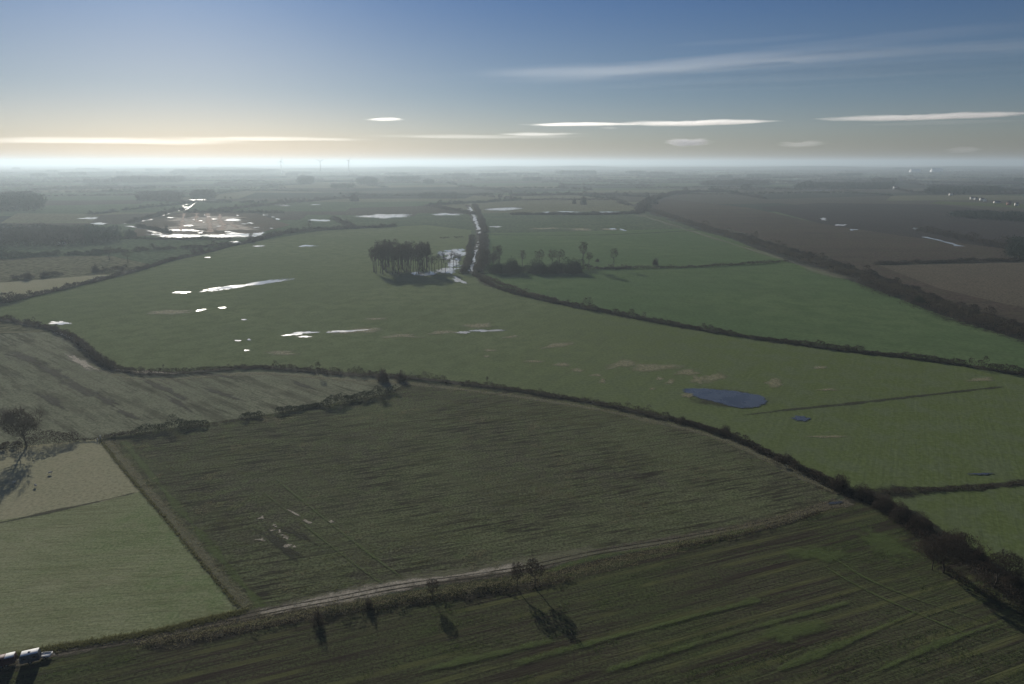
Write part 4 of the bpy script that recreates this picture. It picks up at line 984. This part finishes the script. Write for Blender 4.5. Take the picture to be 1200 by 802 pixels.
for sx in (-.36, .34):
    for sy in (-.13, .13): g.tube((sx, sy, .55), (sx + .02, sy, .28), .085, .045, 6); g.tube((sx + .02, sy, .28), (sx, sy, 0), .04, .03, 6, True)
g.tube((-.53, 0, .78), (-.62, 0, .5), .05, .03, 5, True)
sheep_b = g.build('sheep_body', wool, True)
g = G(); g.add(*ellipsoid((.72, 0, .84), (.17, .075, .085))); g.add(*ellipsoid((.62, .12, .9), (.03, .07, .03), 8, 5)); g.add(*ellipsoid((.62, -.12, .9), (.03, .07, .03), 8, 5))
sheep_h = g.build('sheep_head', facem, True)
for x, y, rz, lb in ((59, 556, .4, 'white sheep nearest the lone tree shadow on the pale pasture, upper right one'), (42, 571, 2.6, 'white sheep lower on the pale pasture, the nearest to the meadow line'), (17, 567.5, 1.2, 'white sheep standing in the shadow of the lone tree')):
    p = P(x, y); e = empty('sheep', (p[0], p[1], .06), rz); obj('body', sheep_b, parent=e); obj('head', sheep_h, parent=e); tag(e, lb, 'sheep', 'sheep on the pale pasture')

# ------------------------------------------------------------------ haze
hz = bpy.data.materials.new('haze'); hz.use_nodes = True; t = hz.node_tree; t.nodes.clear()
o_ = t.nodes.new('ShaderNodeOutputMaterial'); v_ = t.nodes.new('ShaderNodeVolumePrincipled')
v_.inputs['Color'].default_value = (.58, .69, .77, 1); v_.inputs['Density'].default_value = HAZE_DENSITY; v_.inputs['Anisotropy'].default_value = HAZE_ANISO
t.links.new(v_.outputs[0], o_.inputs['Volume'])
g = G(); g.box(-41000, 41000, -3000, 41000, -1.2, 155)
tag(obj('haze', g.build('haze', hz)), kind='stuff')

# ------------------------------------------------------------------ clouds (far outside the haze)
def cloud_mat(name, dens, col=(1, 1, 1), an=.6, sx=2600, sz=260, lo=.35, hi=.62):
    m = bpy.data.materials.new(name); m.use_nodes = True; t = m.node_tree; t.nodes.clear()
    o_ = t.nodes.new('ShaderNodeOutputMaterial'); v_ = t.nodes.new('ShaderNodeVolumePrincipled')
    v_.inputs['Color'].default_value = (*col, 1); v_.inputs['Anisotropy'].default_value = an
    tc = N(t, 'ShaderNodeTexCoord'); g_ = mapping(t, tc.outputs['Generated'], sc=(2, 2, 2), loc=(-1, -1, -1))
    L = N(t, 'ShaderNodeVectorMath'); L.operation = 'LENGTH'; t.links.new(g_, L.inputs[0])
    rim = rngmap(t, L.outputs['Value'], .25, 1.05, 1, 0)
    n1 = noise(t, mapping(t, tc.outputs['Object'], rz=.04, sc=(1 / sx, 1 / sx, 1 / sz)), 1.0, 5, .65, .3)
    f = rngmap(t, mth(t, 'ADD', mth(t, 'MULTIPLY', mth(t, 'SUBTRACT', n1, .5), 1.5), rim), lo, hi + .5)
    t.links.new(mth(t, 'MULTIPLY', f, dens), v_.inputs['Density'])
    t.links.new(v_.outputs[0], o_.inputs['Volume']); return m
c_bright = cloud_mat('bright_cloud', .0011); c_thin = cloud_mat('thin_cloud', .00036); c_veil = cloud_mat('veil_cloud', .00005, sx=4000, lo=.1, hi=.6)
c_grey = cloud_mat('grey_cloud', .0016, (.80, .80, .84), .3); c_cirrus = cloud_mat('cirrus', .000016, sx=9000, sz=420, lo=-.1, hi=.45)
def cloud(cx, cy, wpx, hpx, mat, label, tilt=0.0, D=60000.0, group=None, depth=1.2, flat=.5):
    """flattened lens of vapour, its underside flatter than its top"""
    wpx *= 1.22; hpx *= 1.35
    d = ray(cx, cy); d = d / math.hypot(d[0], d[1]); c = d * D + np.array([0, 0, H]); zc = D * math.hypot(1, d[2]) * (1 / math.hypot(1, (cx - 600) / F))
    a = wpx / 2 * D * 1.03 / F * math.hypot(1, (cx - 600) / F); b = hpx / 2 * D * 1.03 / F * math.hypot(1, (cx - 600) / F); az = math.atan2(d[1], d[0]) - math.pi / 2
    nu, nv = 72, 12; V = []; sd_ = rng.uniform(0, 50)
    for i in range(nv + 1):
        for j in range(nu):
            th = 2 * math.pi * j / nu; ph = math.pi * i / nv
            x = math.sin(ph) * math.cos(th); y = math.sin(ph) * math.sin(th); z = math.cos(ph)
            k = 1 + .18 * math.sin(x * 9 + sd_) + .14 * math.sin(x * 21 + sd_ * 2 + y * 5) + .1 * math.sin(x * 47 + sd_)
            z *= k * (1 if z > 0 else flat); z += math.sin(x * 4 + sd_) * .35
            V.append((x * a, y * a * .3 * depth, z * b + x * a * math.tan(R(tilt))))
    T_ = []
    for i in range(nv):
        for j in range(nu):
            q = (j + 1) % nu; A, B, C_, D_ = i * nu + j, i * nu + q, (i + 1) * nu + q, (i + 1) * nu + j
            T_ += [(A, D_, C_, B)]
    o = obj('cloud', mesh('cloud', V, np.array(T_), mat, True), tuple(c)); o.rotation_euler = (0, 0, az)
    return tag(o, label, 'cloud', group)
cloud(452, 141, 54, 3.4, c_bright, 'small bright lens cloud alone left of the long cloud')
cloud(680, 147, 150, 3.5, c_bright, 'left half of the long thin white cloud over the centre', tilt=-.2)
cloud(815, 145, 185, 5.5, c_bright, 'long wavy white cloud right of centre with a humped top', tilt=.3)
cloud(1085, 138, 180, 5, c_bright, 'long white lens cloud at the right with a smooth arched top')
cloud(806, 168, 62, 9, c_grey, 'grey flat cloud low over the horizon, right of centre')
cloud(714, 151, 28, 3, c_thin, 'tiny thin cloud just under the long white cloud')
cloud(560, 161, 250, 4, c_veil, 'long faint cream cloud band low over the centre'); cloud(630, 158, 110, 4, c_thin, 'short faint cloud wisp under the small bright cloud')
cloud(110, 167, 260, 5, c_veil, 'low cream cloud bank at the far left', tilt=.5); cloud(300, 164, 240, 4, c_veil, 'pale cloud strip just over the left horizon')
cloud(940, 170, 60, 6, c_thin, 'small pale cloud low at right of centre'); cloud(1128, 178, 36, 5, c_thin, 'small grey cloud just above the right horizon')
cloud(1110, 145, 140, 3, c_veil, 'faint pale layer under the arched white cloud')
for cx, cy, wd, hp, tl, lb in [(760, 78, 420, 7, 2.0, 'upper left end of the cirrus band at the upper right'), (900, 73, 480, 9, 1.7, 'broad upper cirrus band at the upper right'), (1080, 64, 420, 7, 1.2, 'right end of the upper cirrus band'),
        (980, 69, 330, 4, 1.5, 'fine streak inside the upper cirrus band'), (840, 86, 420, 5, .9, 'left part of the middle cirrus streak'), (1060, 82, 460, 6, .5, 'right part of the middle cirrus streak'),
        (1010, 88, 300, 3, .5, 'thin filament below the middle cirrus streak'), (810, 101, 180, 3, 1.0, 'short cirrus wisp at the left of the lowest streak'), (1010, 95, 360, 4, .3, 'lowest thin cirrus streak at the upper right'),
        (1080, 43, 300, 4, .8, 'faint cirrus streak high at the right edge'), (880, 48, 160, 3, 1.5, 'faint short cirrus wisp above the cirrus band'), (700, 84, 260, 5, 2.2, 'faintest leftmost trail of the cirrus band')]:
    cloud(cx, cy, wd * 1.2, hp * 1.15, c_cirrus, lb, tilt=tl, depth=.6)
